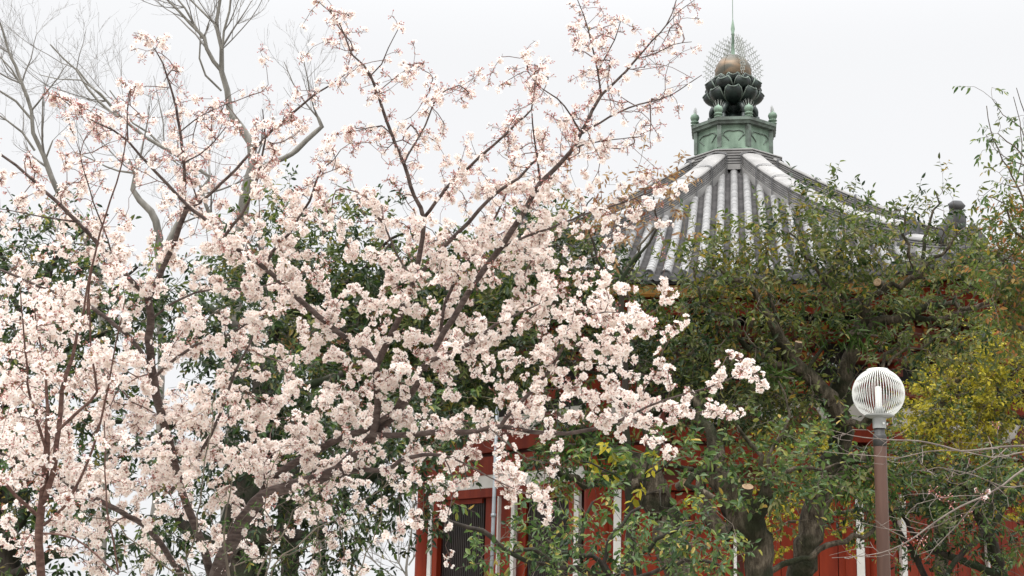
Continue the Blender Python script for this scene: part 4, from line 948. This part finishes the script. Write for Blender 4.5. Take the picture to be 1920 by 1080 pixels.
# ================================================================== EVERGREEN TREES
DENS = 1.45
def cl(spec, depth, leaf=.08, per=14, dens=1.0, clump=.17):
    """clumped pixel points filling ellipses (cx,cy,rx,ry,cover factor)"""
    o = []
    for cx, cy, rx, ry, cf in spec:
        a1 = per*leaf*leaf*.44*.7*.62*(F/depth)**2; n = max(3, int(pi*rx*ry*cf*DENS*dens/a1)); m = max(2, n//5)
        r = np.sqrt(rng.uniform(0, 1, m))*.97; a = rng.uniform(0, 2*pi, m); c = np.stack([cx+rx*r*np.cos(a), cy+ry*r*np.sin(a)], 1)
        sg = clump*F/depth
        o.append(c[rng.integers(0, m, n)]+rng.normal(size=(n, 2))*sg)
    return np.vstack(o)
def evergreen(label, limbs, spec, depth, sigma, leafmat, bark, tmat='branch_brown', leaf=.08, shoots=2, nl=7, sl=.22, name='evergreen_tree', gflat=.8, droop=.25, extra_parts=None, group=None, lw=.42, tip=.0022, mixes=(), knots=(), upb=.35, rough=.07, step=.12, wob=.02, leafname='foliage', back=0, clump=.17, rs=.85, dens=1.0):
    t = Tree(step=step, rs=rs); b0 = None
    for i, l in enumerate(limbs):
        p = t.limb(l[0], l[1], l[2] if len(l) > 2 else l[1], 16 if i < 3 else 9, wob=wob, ground=(i == 0)); b0 = p if b0 is None else b0
    pts = cl(spec, depth, leaf, shoots*nl, dens, clump); A, _ = t.attract(pts, sigma)
    if back: A += nrm(A-EYE)*back*np.abs(rng.normal(size=(len(A), 1)))
    t.grow(A, tip=tip, pen=.15, jit=.06, curve=.4, droop=-.2)
    root = thing(name, label, 'tree', tuple(b0[0]*[1, 1, 0]), group=group)
    wd = MB()
    for p, r, sd in t.limbs: wd.tubes(p[None], r[None], sd, bark, rough=(rough*.4 if r.mean() > .03 else .02), lump=.11 if r.mean() > .03 else .06)
    for kx, ky, kd, kr in knots:               # burls, stumps of cut limbs
        c = P(kx, ky, kd); a = np.linspace(-pi/2, pi/2, 7); rq = Matrix.Rotation(rng.uniform(0, 6), 3, 'Z') @ Matrix.Rotation(rng.uniform(-.9, .9), 3, 'X'); wd.lathe([(max(.002, kr*.8*cos(q)*(1+.12*sin(q*5))), kr*1.1*sin(q)) for q in a], 12, bark, c=c, R=np.array(rq), cap=False)
    put(wd.build('trunk', root, smooth=True), root)
    cr = put(t.twigs('crown', tmat, root), root)
    out = nrm(t.tipdir+np.array([0, -.25, 0])); sel = rng.uniform(size=len(A)); lo = 0; b = MB()
    mats = [(leafmat, 1.0)] if not mixes else [(leafmat, 1-sum(m[1] for m in mixes))]+list(mixes)
    for m, fr in mats:
        q = (sel >= lo) & (sel < lo+fr); lo += fr
        if q.sum(): sprays(b, A[q], out[q], m, tmat, shoots, nl, sl, leaf, lw, droop=droop, flat=gflat, upb=upb)
    b.build(leafname, cr)
    return root, t, cr

def cut(tree_, px, py, d, r, tilt=(.1, -.75, .5)):
    rt, t = tree_[0], np.array(tilt); u, v = basis(t); c = P(px, py, d); R = np.stack([u, v, nrm(t)], 1); b = MB()
    b.lathe([(r*.92, -.12), (r, -.03), (r*1.02, -.004)], 14, 'oak_bark', c=c, R=R, cap=False)
    b.lathe([(r, 0), (r*.6, .004), (r*.58, .002), (.001, .004)], 14, 'cut_wood', c=c, R=R, cap=False); put(b.build('cut_end', rt, smooth=True), rt)
# -- gnarled oak behind the lamp post, in front of the roof
oak = evergreen('gnarled evergreen with sawn-off limbs in front of the tiled roof, left of the lamp',
 [('1498,1130,30 1506,1060,28 1515,1010,27 1530,955,28 1545,900,26 1566,860,29 1580,830,26 1578,800,25 1572,765,27 1578,735,25 1588,690,17 1600,650,15 1618,605,15 1624,570,16 1622,548,8', 17.2, 17.6),
  ('1575,775,19 1548,735,18 1520,705,17 1498,690,16 1475,660,14 1460,635,12 1448,608,10.5 1430,580,8 1408,550,6.5 1385,530,5 1360,514,4.2 1330,500,3', 17.2, 16.6),
  ('1495,690,9 1470,683,8 1438,672,7.5 1400,650,7 1388,628,6 1375,605,5.5 1365,592,4.6 1340,588,3.8 1322,575,3.2 1312,545,2.5 1310,500,2', 17, 16.4),
  ('1614,620,11 1640,606,10 1675,596,9 1705,594,8.5 1740,580,7.5 1785,573,6 1830,571,5 1858,558,4 1885,530,3 1900,500,2', 17.5, 17),
  ('1705,594,7 1750,599,6 1790,590,5 1825,578,4 1865,570,2', 17.4, 17.6), ('1622,565,8 1655,545,7 1690,532,7 1718,512,8 1740,490,5 1765,475,4 1785,450,3 1795,420,2', 17.6, 17.3),
  ('1718,510,6 1705,480,4 1698,440,3.2 1693,400,2', 17.5, 17.4), ('1720,512,5 1735,470,4.2 1743,430,3.2 1750,395,2.6 1760,360,1.6', 17.5, 17.6), ('1612,572,6 1575,552,4 1540,520,3.4 1505,480,2.6 1480,440,2', 17.5, 17),
  ('1470,640,5 1455,600,4.4 1443,560,3.6 1440,520,2.6 1436,480,2', 17, 16.6), ('1513,700,5 1540,660,4 1575,625,3.4 1598,612,2.6', 17, 17.3), ('1545,545,4 1555,510,3.4 1570,480,2.6 1590,450,2', 17.3, 17),
  ('1655,690,4 1672,655,4 1690,630,4 1708,612,4', 17, 17.2), ('1665,685,2.5 1700,660,2.5 1760,630,2 1800,610,1.6', 17, 16.8), ('1583,800,8 1610,790,10 1640,780,12 1655,765,11', 17.2, 16.8), ('1585,860,14 1610,862,12 1628,860,10', 17.2, 16.9),
  ('1533,950,6 1560,900,5 1600,880,4 1640,880,3', 17.2, 16.6), ('1445,1072,6.5 1470,1062,7 1500,1050,7 1540,1035,7 1580,1012,6 1615,1002,5 1660,975,3', 16.6, 16.9)],
 [(1330, 500, 80, 60, .8), (1425, 470, 70, 60, 1.0), (1400, 560, 100, 60, 1.3), (1340, 610, 80, 50, 1.2), (1500, 440, 70, 55, 1.35), (1550, 400, 60, 38, .8), (1590, 470, 70, 60, 1.4), (1525, 530, 90, 60, 1.4), (1270, 600, 50, 30, .9), (1265, 500, 40, 40, .5),
  (1650, 500, 70, 55, 1.5), (1730, 400, 55, 40, .75), (1760, 480, 75, 50, 1.2), (1830, 520, 60, 60, 1.5), (1690, 560, 80, 40, 1.2), (1480, 610, 80, 50, 1.3), (1560, 620, 60, 50, .9), (1830, 440, 32, 28, .6), (1420, 410, 30, 26, .45), (1305, 425, 24, 24, .5), (1690, 450, 26, 30, .8),
  (1420, 730, 90, 60, 2.0), (1510, 750, 50, 50, 1.2), (1690, 660, 80, 50, 1.4), (1800, 620, 90, 45, 1.4), (1460, 800, 90, 45, 1.5), (1700, 420, 28, 26, .8)],
 17, .45, 'oak_leaf', 'oak_bark', leaf=.084, nl=6, mixes=(('pale_leaf', .22), ('deep_leaf', .15)), back=.42, dens=1.0, wob=.05)

# -- thick leaning trunks at the bottom centre right
lean = evergreen('evergreen with thick dark trunk leaning left, crown below the left roof slope',
 [('1290,1150,34 1268,1060,33 1255,1000,33 1243,950,34 1222,915,35 1195,890,29 1165,865,24 1140,842,19 1108,822,15 1085,805,12 1062,790,9 1040,770,6', 16.0, 16.6),
  ('1232,925,20 1222,880,19 1222,835,16 1215,790,14 1205,745,12 1198,700,10.5 1185,655,8.5 1172,610,7 1150,570,5.5 1120,540,4 1090,500,3', 16.2, 17.2),
  ('1195,905,11 1150,905,9.5 1110,908,9 1080,902,8.5 1052,882,6 1030,870,4', 16.1, 15.6),
  ('1175,615,5 1178,570,4.6 1175,530,3.6 1185,490,2.6 1205,460,2.2 1222,425,1.6', 17, 17.6), ('1172,520,3 1190,490,3 1200,465,2.6 1225,430,2.2 1240,400,1.6', 17.2, 17.4), ('1150,570,3.6 1120,500,3 1100,450,2.6 1085,410,2', 17.2, 17.4), ('1090,500,2.6 1040,460,2.2 1010,420,1.6', 17.2, 17.4),
  ('1215,780,7 1250,760,6.5 1290,755,6 1330,770,4', 16.6, 16.2), ('1205,745,5 1240,690,4.4 1290,660,3.6 1330,640,2.4', 16.8, 16.6), ('1198,700,6 1160,690,5 1120,700,4 1080,690,3 1030,650,2', 17, 17.4), ('1240,745,5 1268,700,6 1285,690,5 1270,660,4 1245,640,3', 16.8, 17)],
 [(1060, 520, 100, 90, 1.7), (1010, 440, 55, 55, 1.5), (1140, 605, 90, 70, 1.7), (1080, 680, 100, 70, 1.6), (1210, 680, 80, 70, 1.5), (1270, 650, 70, 45, 1.4), (1110, 470, 40, 40, .7), (1300, 730, 80, 55, 1.7), (1230, 780, 90, 40, .7), (1000, 620, 50, 60, 1.4), (1060, 790, 60, 40, 1.3), (1340, 790, 60, 45, 1.2), (1350, 680, 50, 50, 1.4), (1050, 870, 45, 45, .9), (980, 540, 50, 70, 1.3), (1000, 870, 60, 40, .8)],
 17, .5, 'deep_leaf', 'oak_bark', leaf=.085, nl=7, mixes=(('oak_leaf', .35), ('pale_leaf', .08)), wob=.05, back=.4)

squat = evergreen('squat burly tree stump-like trunk sprouting pale green leaves, below the hall doors right of centre',
 [('1436,1160,30 1430,1080,30 1422,1040,30 1408,1000,36 1398,975,40 1385,940,36 1368,915,33 1350,895,26 1335,872,17', 15.2, 15.4),
  ('1362,900,17 1345,860,14 1334,830,12.5 1322,800,12 1308,775,10 1298,745,8 1290,720,5', 15.4, 15.8), ('1410,965,20 1428,940,18 1440,915,14 1448,900,9', 15.2, 15), ('1370,1000,22 1350,985,20 1335,960,17 1322,920,14 1318,890,10', 15.2, 15.5),
  ('1345,868,8 1352,830,6 1362,800,5 1352,770,3', 15.4, 15.6), ('1440,910,7 1432,870,6 1410,830,5 1380,800,3', 15.1, 15), ('1440,905,6 1490,880,5 1540,880,3.4 1570,875,2', 15, 14.8), ('1318,890,6 1280,880,5 1250,870,3', 15.4, 15),
  ('1440,905,4 1445,850,4 1470,800,3.4 1480,760,2.5 1460,720,2', 15, 15.2), ('1335,872,8 1290,905,7 1340,930,6', 15.3, 14.9)],
 [(1420, 885, 75, 34, 1.6), (1380, 915, 55, 32, 1.2), (1500, 890, 65, 30, 1.3), (1320, 850, 50, 35, .6), (1440, 940, 60, 25, .7), (1290, 880, 40, 26, .6), (1350, 800, 40, 30, .35), (1300, 975, 26, 16, .9), (1560, 900, 50, 40, .8), (1340, 1045, 40, 30, .7), (1480, 800, 60, 40, .45), (1430, 780, 40, 30, .3)],
 15, .35, 'gloss_leaf', 'oak_bark', leaf=.085, nl=6, lw=.48, mixes=(('pale_leaf', .25),), wob=.05)

cut(oak, 1499, 641, 16.5, .050, (.1, -.4, .85)); cut(oak, 1412, 598, 16.3, .022); cut(oak, 1645, 529, 17.2, .05, (-.5, -.8, .2)); cut(oak, 1571, 552, 17.2, .035); cut(squat, 1402, 912, 14.7, .06, (.0, -.55, .8)); cut(lean, 1283, 905, 15.4, .05, (.4, -.8, .3))
def fern(label, px, py, d, n=90, ln=.2, spread=.14):
    c = P(px, py, d); b = MB(); k = n; b.tubes(np.array([[c+[-spread*1.5, 0, 0], c, c+[spread*1.5, .02, -.02]]]), np.array([[.012, .02, .012]]), 5, 'branch_brown'); dr = rng.normal(size=(k, 3))*.55+np.array([0, -.35, -.55]); o = rng.normal(size=(k, 3))*np.array([spread, .04, spread*.5])
    leaves(b, c+o, dr, rng.normal(size=(k, 3))+np.array([0, -1, .4]), ln*rng.uniform(.5, 1.2, k), rng.uniform(.010, .018, k), 'fern_leaf', sag=.45)
    f = b.build('fern_tuft', None, loc=tuple(c)); f['label'] = label; f['category'] = 'fern'; f['group'] = 'grassy ferns growing on the trunks'
fern('grassy fern hanging under the upper end of the leaning dark trunk', 1085, 835, 15.9, 130, .26, .2); fern('grassy fern on the leaning dark trunk beside the yellowing leaves', 1150, 885, 15.6, 90, .2, .14)
fern('grassy fern tuft high on the tree left of the lamp, above its fork', 1600, 625, 17.0, 130, .2, .2); fern('grassy fern tuft left of the lamp globe on the curved limb', 1450, 705, 16.3, 90, .18, .16)
fern('grassy fern clump below the lamp globe beside the knobbly trunk', 1600, 895, 16.6, 150, .22, .26)
# -- glossy-leaved bush low in front of the hall
evergreen('bushy camellia-like shrub with glossy green and yellow leaves in front of the lower red wall',
 [('1165,1200,12 1160,1130,11 1150,1090,9 1130,1060,8', 13.2, 13.0), ('1150,1090,7 1100,1068,6.5 1040,1060,6 1000,1030,5 960,1030,3', 13.1, 12.8), ('1140,1075,6 1110,1040,5.5 1080,1040,5.5 1040,1030,5 1000,980,4', 13, 12.9), ('1150,1085,6 1200,1040,5 1250,1000,4.5 1300,985,3', 13.1, 12.9), ('1160,1090,6 1220,1075,5 1290,1050,4 1350,1060,3', 13.1, 12.8),
  ('1040,1062,5 975,1050,5.4 935,1020,5.6 905,996,5.6 875,988,5 845,975,3.6 830,965,2', 13, 12.6), ('1130,1060,5 1150,1000,4 1200,950,3', 13, 13.1), ('1085,1040,5 1090,990,4 1110,940,3', 13, 13.2)],
 [(1010, 1010, 60, 40, 1.0), (1060, 965, 40, 36, .8), (1090, 1030, 80, 40, 1.1), (1180, 1010, 70, 36, .9), (1270, 1000, 70, 30, .9), (1250, 1050, 90, 30, 1.0), (1130, 1070, 110, 22, 1.0), (1340, 1020, 50, 30, .8), (960, 1060, 60, 25, .8), (1040, 920, 20, 22, .6), (1190, 950, 30, 20, .4), (945, 1030, 26, 22, .6), (1350, 990, 40, 20, .8)],
 13, .35, 'gloss_leaf', 'dark_bark', leaf=.068, nl=6, lw=.46, name='camellia_shrub', mixes=(('deep_leaf', .2),), upb=.2, droop=.35, sl=.19)
evergreen('small spray of yellowing round leaves hanging before the leaning dark trunk',
 [('1205,1150,8 1200,1080,7 1190,1000,6 1200,930,4 1215,880,3', 14.5, 14.2), ('1200,930,3 1150,890,2.4 1110,870,2 1090,860,1.4', 14.3, 14), ('1210,890,2.4 1215,850,2 1180,852,1.4', 14.2, 14), ('1205,900,2.4 1240,880,2 1262,860,1.4', 14.2, 14), ('1205,930,2 1240,920,2 1240,950,1.4', 14.2, 14)],
 [(1108, 865, 30, 16, .9), (1180, 852, 16, 10, .7), (1235, 880, 30, 14, .7), (1215, 925, 30, 16, .6), (1190, 850, 60, 16, .2), (1262, 862, 16, 12, .6), (1200, 940, 36, 16, .5)],
 14, .12, 'gloss_leaf', 'dark_bark', leaf=.10, nl=6, lw=.5, name='young_tree', mixes=(('yellow_leaf', .25),), sl=.2)
# -- bronze, withered twigs against the left ridge
evergreen('withered bronze brown foliage on thin twigs covering the left ridge of the roof',
 [('1180,1000,9 1175,800,8 1168,650,6.5 1165,560,5.5 1168,520,4.6 1180,500,4', 15.6, 15.6), ('1180,500,3.4 1200,475,3.2 1218,455,2.8 1235,430,2.4 1228,400,2 1225,370,1.4', 15.6, 15.5), ('1168,515,3 1145,480,2.8 1150,440,2.4 1180,410,2 1190,380,1.4', 15.6, 15.8), ('1165,545,3 1130,500,2.6 1110,450,2.2 1095,400,1.8 1110,370,1.3', 15.6, 15.8)],
 [(1185, 385, 60, 28, 1.25), (1228, 372, 36, 24, 1.1), (1170, 425, 50, 22, .9), (1120, 395, 50, 22, .8), (1228, 352, 30, 14, .7), (1110, 362, 26, 16, .5), (1165, 480, 24, 18, .4)],
 15.6, .25, 'dry_leaf', 'dark_bark', leaf=.075, nl=7, name='withered_tree', lw=.34, mixes=(('bronze_leaf', .2),), sl=.18)

# -- dark evergreens behind the blossom
evergreen('dark evergreen behind the middle of the cherry, olive top showing above the blossom',
 [('545,1160,20 540,1000,20 530,900,19 520,820,18 512,740,17 510,660,15 520,590,12 540,520,9 560,450,6 575,400,4', 19.5, 20.5), ('512,720,12 470,700,10 430,660,8 400,610,6', 19.8, 19.2), ('512,680,11 560,660,10 620,652,9 680,655,7 740,640,5', 19.8, 20), ('520,600,8 600,560,7 680,510,6 740,450,4', 20, 20.6), ('515,800,10 600,790,9 680,760,8 780,740,7 860,700,5 920,640,3', 19.6, 19.2), ('530,560,6 480,500,5 460,440,3.4', 20.2, 20.6), ('680,760,7 720,700,5 800,620,4 850,560,3', 19.4, 19.2), ('680,510,4 720,460,3.4 780,420,2.4', 20.4, 20.2)],
 [(560, 440, 90, 55, .6), (470, 410, 45, 45, .45), (640, 475, 90, 70, 1.0), (560, 540, 110, 80, 1.8), (690, 560, 110, 90, 2.0), (800, 520, 90, 80, 1.8), (860, 600, 80, 90, 2.0), (780, 660, 110, 80, 2.2), (640, 660, 110, 60, 1.9), (700, 740, 130, 60, 2.0), (850, 730, 100, 60, 2.2), (900, 495, 50, 50, .9), (930, 660, 60, 90, 2.0), (730, 430, 45, 32, .4), (450, 520, 60, 60, 1.2), (560, 380, 50, 22, .6), (940, 560, 60, 60, 1.7)],
 20, .9, 'deep_leaf', 'dark_bark', leaf=.105, nl=7, mixes=(('oak_leaf', .32), ('pale_leaf', .16)), sl=.26, dens=1.3)
evergreen('broad dark tree behind the cherry trunk with heavy black limbs and drooping leaves',
 [('455,1160,40 450,1080,38 450,1010,36 462,950,34 478,900,32 490,850,27 495,800,24 497,750,21 500,700,16', 15.5, 16.0), ('460,960,22 500,915,20 560,895,18 620,880,15 690,890,11 740,900,8', 15.7, 15.4), ('478,900,18 430,850,14 370,800,11 330,790,8 290,830,5', 15.8, 16.2), ('455,1010,16 520,1005,13 580,1005,9 640,1000,5', 15.5, 15.2),
  ('500,720,10 470,650,9 420,600,8 370,560,6', 16, 16.6), ('495,780,9 560,730,8 640,700,6', 15.9, 16.3), ('450,1040,10 400,1020,12 360,1000,11 330,960,9', 15.4, 15.8), ('690,890,7 760,880,6 800,900,4 800,940,2.6', 15.4, 15.2), ('620,880,6 650,930,4.4 640,980,3', 15.3, 15)],
 [(480, 740, 90, 60, 1.7), (560, 700, 70, 50, 1.4), (420, 640, 90, 70, 1.5), (600, 800, 90, 60, 1.7), (720, 830, 90, 50, 1.9), (760, 900, 70, 38, 1.9), (690, 900, 80, 40, 1.5), (450, 860, 80, 50, 1.6), (520, 950, 70, 50, 1.3), (610, 960, 80, 60, .9), (620, 1040, 80, 40, .7), (700, 980, 50, 30, .45), (330, 840, 60, 60, .8), (360, 960, 50, 60, .8), (310, 1010, 60, 50, .8), (790, 955, 30, 30, .8), (540, 1050, 70, 40, .9), (845, 850, 30, 26, .9), (380, 1060, 60, 40, .9), (840, 780, 60, 50, 1.6)],
 15.6, .6, 'deep_leaf', 'dark_bark', leaf=.085, nl=7, mixes=(('gloss_leaf', .15),), droop=.45, upb=.1, dens=1.3, rs=1.15)
evergreen('dark evergreen tree at the left edge showing green leaves between the flowers',
 [('22,1160,34 15,1080,30 5,1020,28 -10,960,26 -20,880,24 -5,780,20 20,700,16 50,620,12 80,540,9 110,470,6', 16.5, 17.5), ('5,1020,14 50,950,12 30,880,9 45,800,7', 16.5, 16.2), ('20,700,9 80,680,8 140,650,7 210,620,5', 17, 17.2), ('-5,780,10 70,770,9 150,780,8 230,790,5', 17, 16.8), ('50,620,7 20,540,6 0,470,4', 17.2, 17.4), ('15,1080,12 60,1060,14 95,1040,13 130,1035,11', 16.5, 16.2), ('-10,960,12 60,900,10 120,890,8 180,900,5', 16.8, 16.5), ('110,470,4 160,430,3 200,400,2', 17.5, 17.6), ('140,650,4 200,560,4 260,500,3', 17.2, 17.5)],
 [(60, 560, 110, 90, 1.4), (40, 460, 60, 50, .9), (130, 470, 70, 60, .9), (160, 640, 100, 70, 1.3), (40, 690, 70, 70, 1.5), (240, 560, 70, 60, 1.0), (180, 760, 90, 60, 1.0), (60, 830, 80, 70, 1.3), (40, 950, 60, 60, 1.3), (130, 900, 70, 60, .9), (110, 1020, 70, 50, .9), (200, 970, 60, 60, .55), (240, 870, 60, 60, .6), (40, 1050, 60, 40, 1.0), (320, 620, 50, 60, .9), (200, 1050, 60, 30, .4), (330, 520, 50, 50, .8)],
 17, .6, 'deep_leaf', 'dark_bark', leaf=.09, nl=7, mixes=(('gloss_leaf', .22), ('oak_leaf', .15)), dens=1.2)
evergreen('pale grey trunk standing far behind the leaves beneath the thick cherry limb',
 [('604,1160,16 602,1080,15 598,1000,14.5 590,930,13 592,880,12 590,820,10 585,760,8', 25, 25.5), ('590,900,7 630,850,6 670,800,4', 25, 25.4), ('590,850,6 540,800,5 510,760,3.4', 25, 25.4)],
 [(600, 780, 70, 60, 1.0), (560, 850, 60, 40, .6), (660, 840, 60, 50, .8)], 25, .7, 'deep_leaf', 'grey_bark', tmat='branch_brown', leaf=.11, nl=7, name='pale_trunk_tree')

# -- yellow-green maple and the right-hand edge
evergreen('yellow green maple glowing between the lamp post and the right edge',
 [('1770,1200,16 1766,1080,14 1760,980,13 1752,900,12 1750,840,11 1755,790,10 1768,750,9 1790,715,7 1820,690,6 1870,660,4', 21, 21.6), ('1755,800,6 1800,780,5 1860,760,4 1910,740,3', 21, 20.8), ('1768,750,5 1750,700,4 1720,690,3', 21.2, 21.4), ('1752,880,6 1690,850,5 1600,840,4 1540,850,3 1480,850,2', 21, 21.5), ('1760,960,6 1680,960,5 1580,960,4 1480,980,3', 21, 21.3), ('1770,745,4 1830,735,4 1900,700,3', 21.2, 21)],
 [(1800, 740, 90, 60, 1.5), (1880, 690, 60, 60, 1.5), (1715, 780, 50, 40, .9), (1860, 800, 80, 50, 1.4), (1760, 840, 80, 50, 1.3), (1900, 620, 40, 50, 1.2), (1540, 850, 60, 36, 1.1), (1470, 840, 40, 30, .8), (1450, 985, 60, 45, 1.0), (1520, 930, 50, 30, .8), (1640, 880, 50, 40, .9), (1880, 920, 60, 60, 1.0), (1420, 1020, 30, 26, .5), (1580, 970, 40, 26, .6)],
 21, .7, 'yellow_leaf', 'oak_bark', leaf=.065, nl=8, lw=.6, name='maple_tree', sl=.2, mixes=(('oak_leaf', .25),), dens=1.2)
evergreen('dense dark green leaves filling the lower right corner behind the lamp post',
 [('1900,1200,18 1880,1080,16 1850,1000,12 1820,930,9 1800,860,6', 18.5, 18.5), ('1880,1080,9 1800,1050,8 1730,1020,6 1690,960,4', 18.5, 18.2), ('1850,1000,7 1900,930,6 1930,860,4', 18.5, 18.8), ('1765,1095,6 1800,1040,6 1835,1010,5.5 1855,960,4 1890,900,3', 17.6, 18), ('1760,1120,8 1690,1000,6 1650,930,4 1600,910,3', 18.6, 18)],
 [(1860, 950, 90, 60, 1.4), (1770, 960, 80, 60, 1.7), (1860, 1040, 90, 40, 1.0), (1740, 1040, 50, 40, 1.0), (1760, 890, 70, 45, 1.1), (1690, 920, 40, 60, 1.1), (1620, 890, 50, 40, 1.0), (1590, 930, 36, 40, .8), (1620, 960, 40, 30, .8), (1890, 880, 50, 40, 1.0), (1650, 990, 40, 30, .6), (1700, 870, 50, 26, .8), (1650, 1060, 40, 20, .4), (1690, 1050, 20, 20, .5)],
 18.4, .5, 'deep_leaf', 'dark_bark', leaf=.08, nl=7, mixes=(('gloss_leaf', .45), ('pale_leaf', .1)), droop=.4)
evergreen('orange and green leaved tree cut by the right edge of the photograph',
 [('2010,1200,20 2000,1000,18 1985,800,15 1965,650,12 1950,540,9 1935,440,6 1925,380,4 1920,320,2.6', 15.5, 15.5), ('1955,560,5 1900,520,4 1870,480,3', 15.5, 15.3), ('1940,460,4 1900,430,3 1885,390,2', 15.5, 15.3), ('1930,400,3 1905,345,2 1880,300,1.6 1862,260,1.2 1850,200,1', 15.4, 15.1), ('1905,345,1.4 1915,290,1.2 1912,230,1 1900,180,.8', 15.3, 15.1), ('1930,400,2 1880,380,1.5 1848,368,1', 15.4, 15.2), ('1965,650,6 1910,610,5 1880,590,3', 15.5, 15.5), ('1925,380,2 1935,280,1.5 1925,190,1', 15.4, 15.2)],
 [(1905, 430, 38, 50, 1.7), (1895, 520, 42, 60, 1.7), (1900, 600, 36, 50, 1.3), (1915, 350, 22, 40, 1.1), (1868, 480, 20, 40, .8), (1870, 570, 30, 40, .9)],
 15.4, .3, 'orange_leaf', 'branch_brown', leaf=.072, nl=7, name='autumn_tree', sl=.2, clump=.12, dens=1.5, rs=.8, mixes=(('oak_leaf', .25),))
evergreen('wispy leafy shoots drooping alone against the sky at the upper right edge',
 [('2060,1200,16 2050,900,13 2020,600,9 1980,420,6 1950,330,3.4 1930,290,2.4', 14, 13.6), ('1945,325,2 1915,290,1.5 1890,265,1.3 1868,250,1', 13.6, 13.4), ('1932,292,1.4 1915,240,1.1 1880,215,.9 1862,185,.7', 13.5, 13.4), ('1945,325,1.4 1900,300,1.1 1868,282,.8', 13.6, 13.5), ('1930,290,1.4 1922,220,1.1 1905,165,.8', 13.6, 13.5), ('1950,340,1.4 1905,350,1.1 1880,345,.8', 13.6, 13.5)],
 [(1860, 240, 16, 30, .75), (1880, 285, 18, 20, .7), (1908, 200, 14, 30, .55), (1902, 300, 14, 16, .6), (1845, 262, 8, 14, .5), (1912, 250, 14, 40, .5), (1900, 345, 20, 10, .5), (1852, 365, 9, 9, .5), (1848, 180, 5, 5, .5)],
 13.5, .08, 'oak_leaf', 'branch_brown', leaf=.072, shoots=1, nl=7, lw=.34, droop=.8, gflat=.2, name='leafy_sapling', sl=.14, clump=.05, dens=.75, mixes=(('gloss_leaf', .5),), upb=-.1)
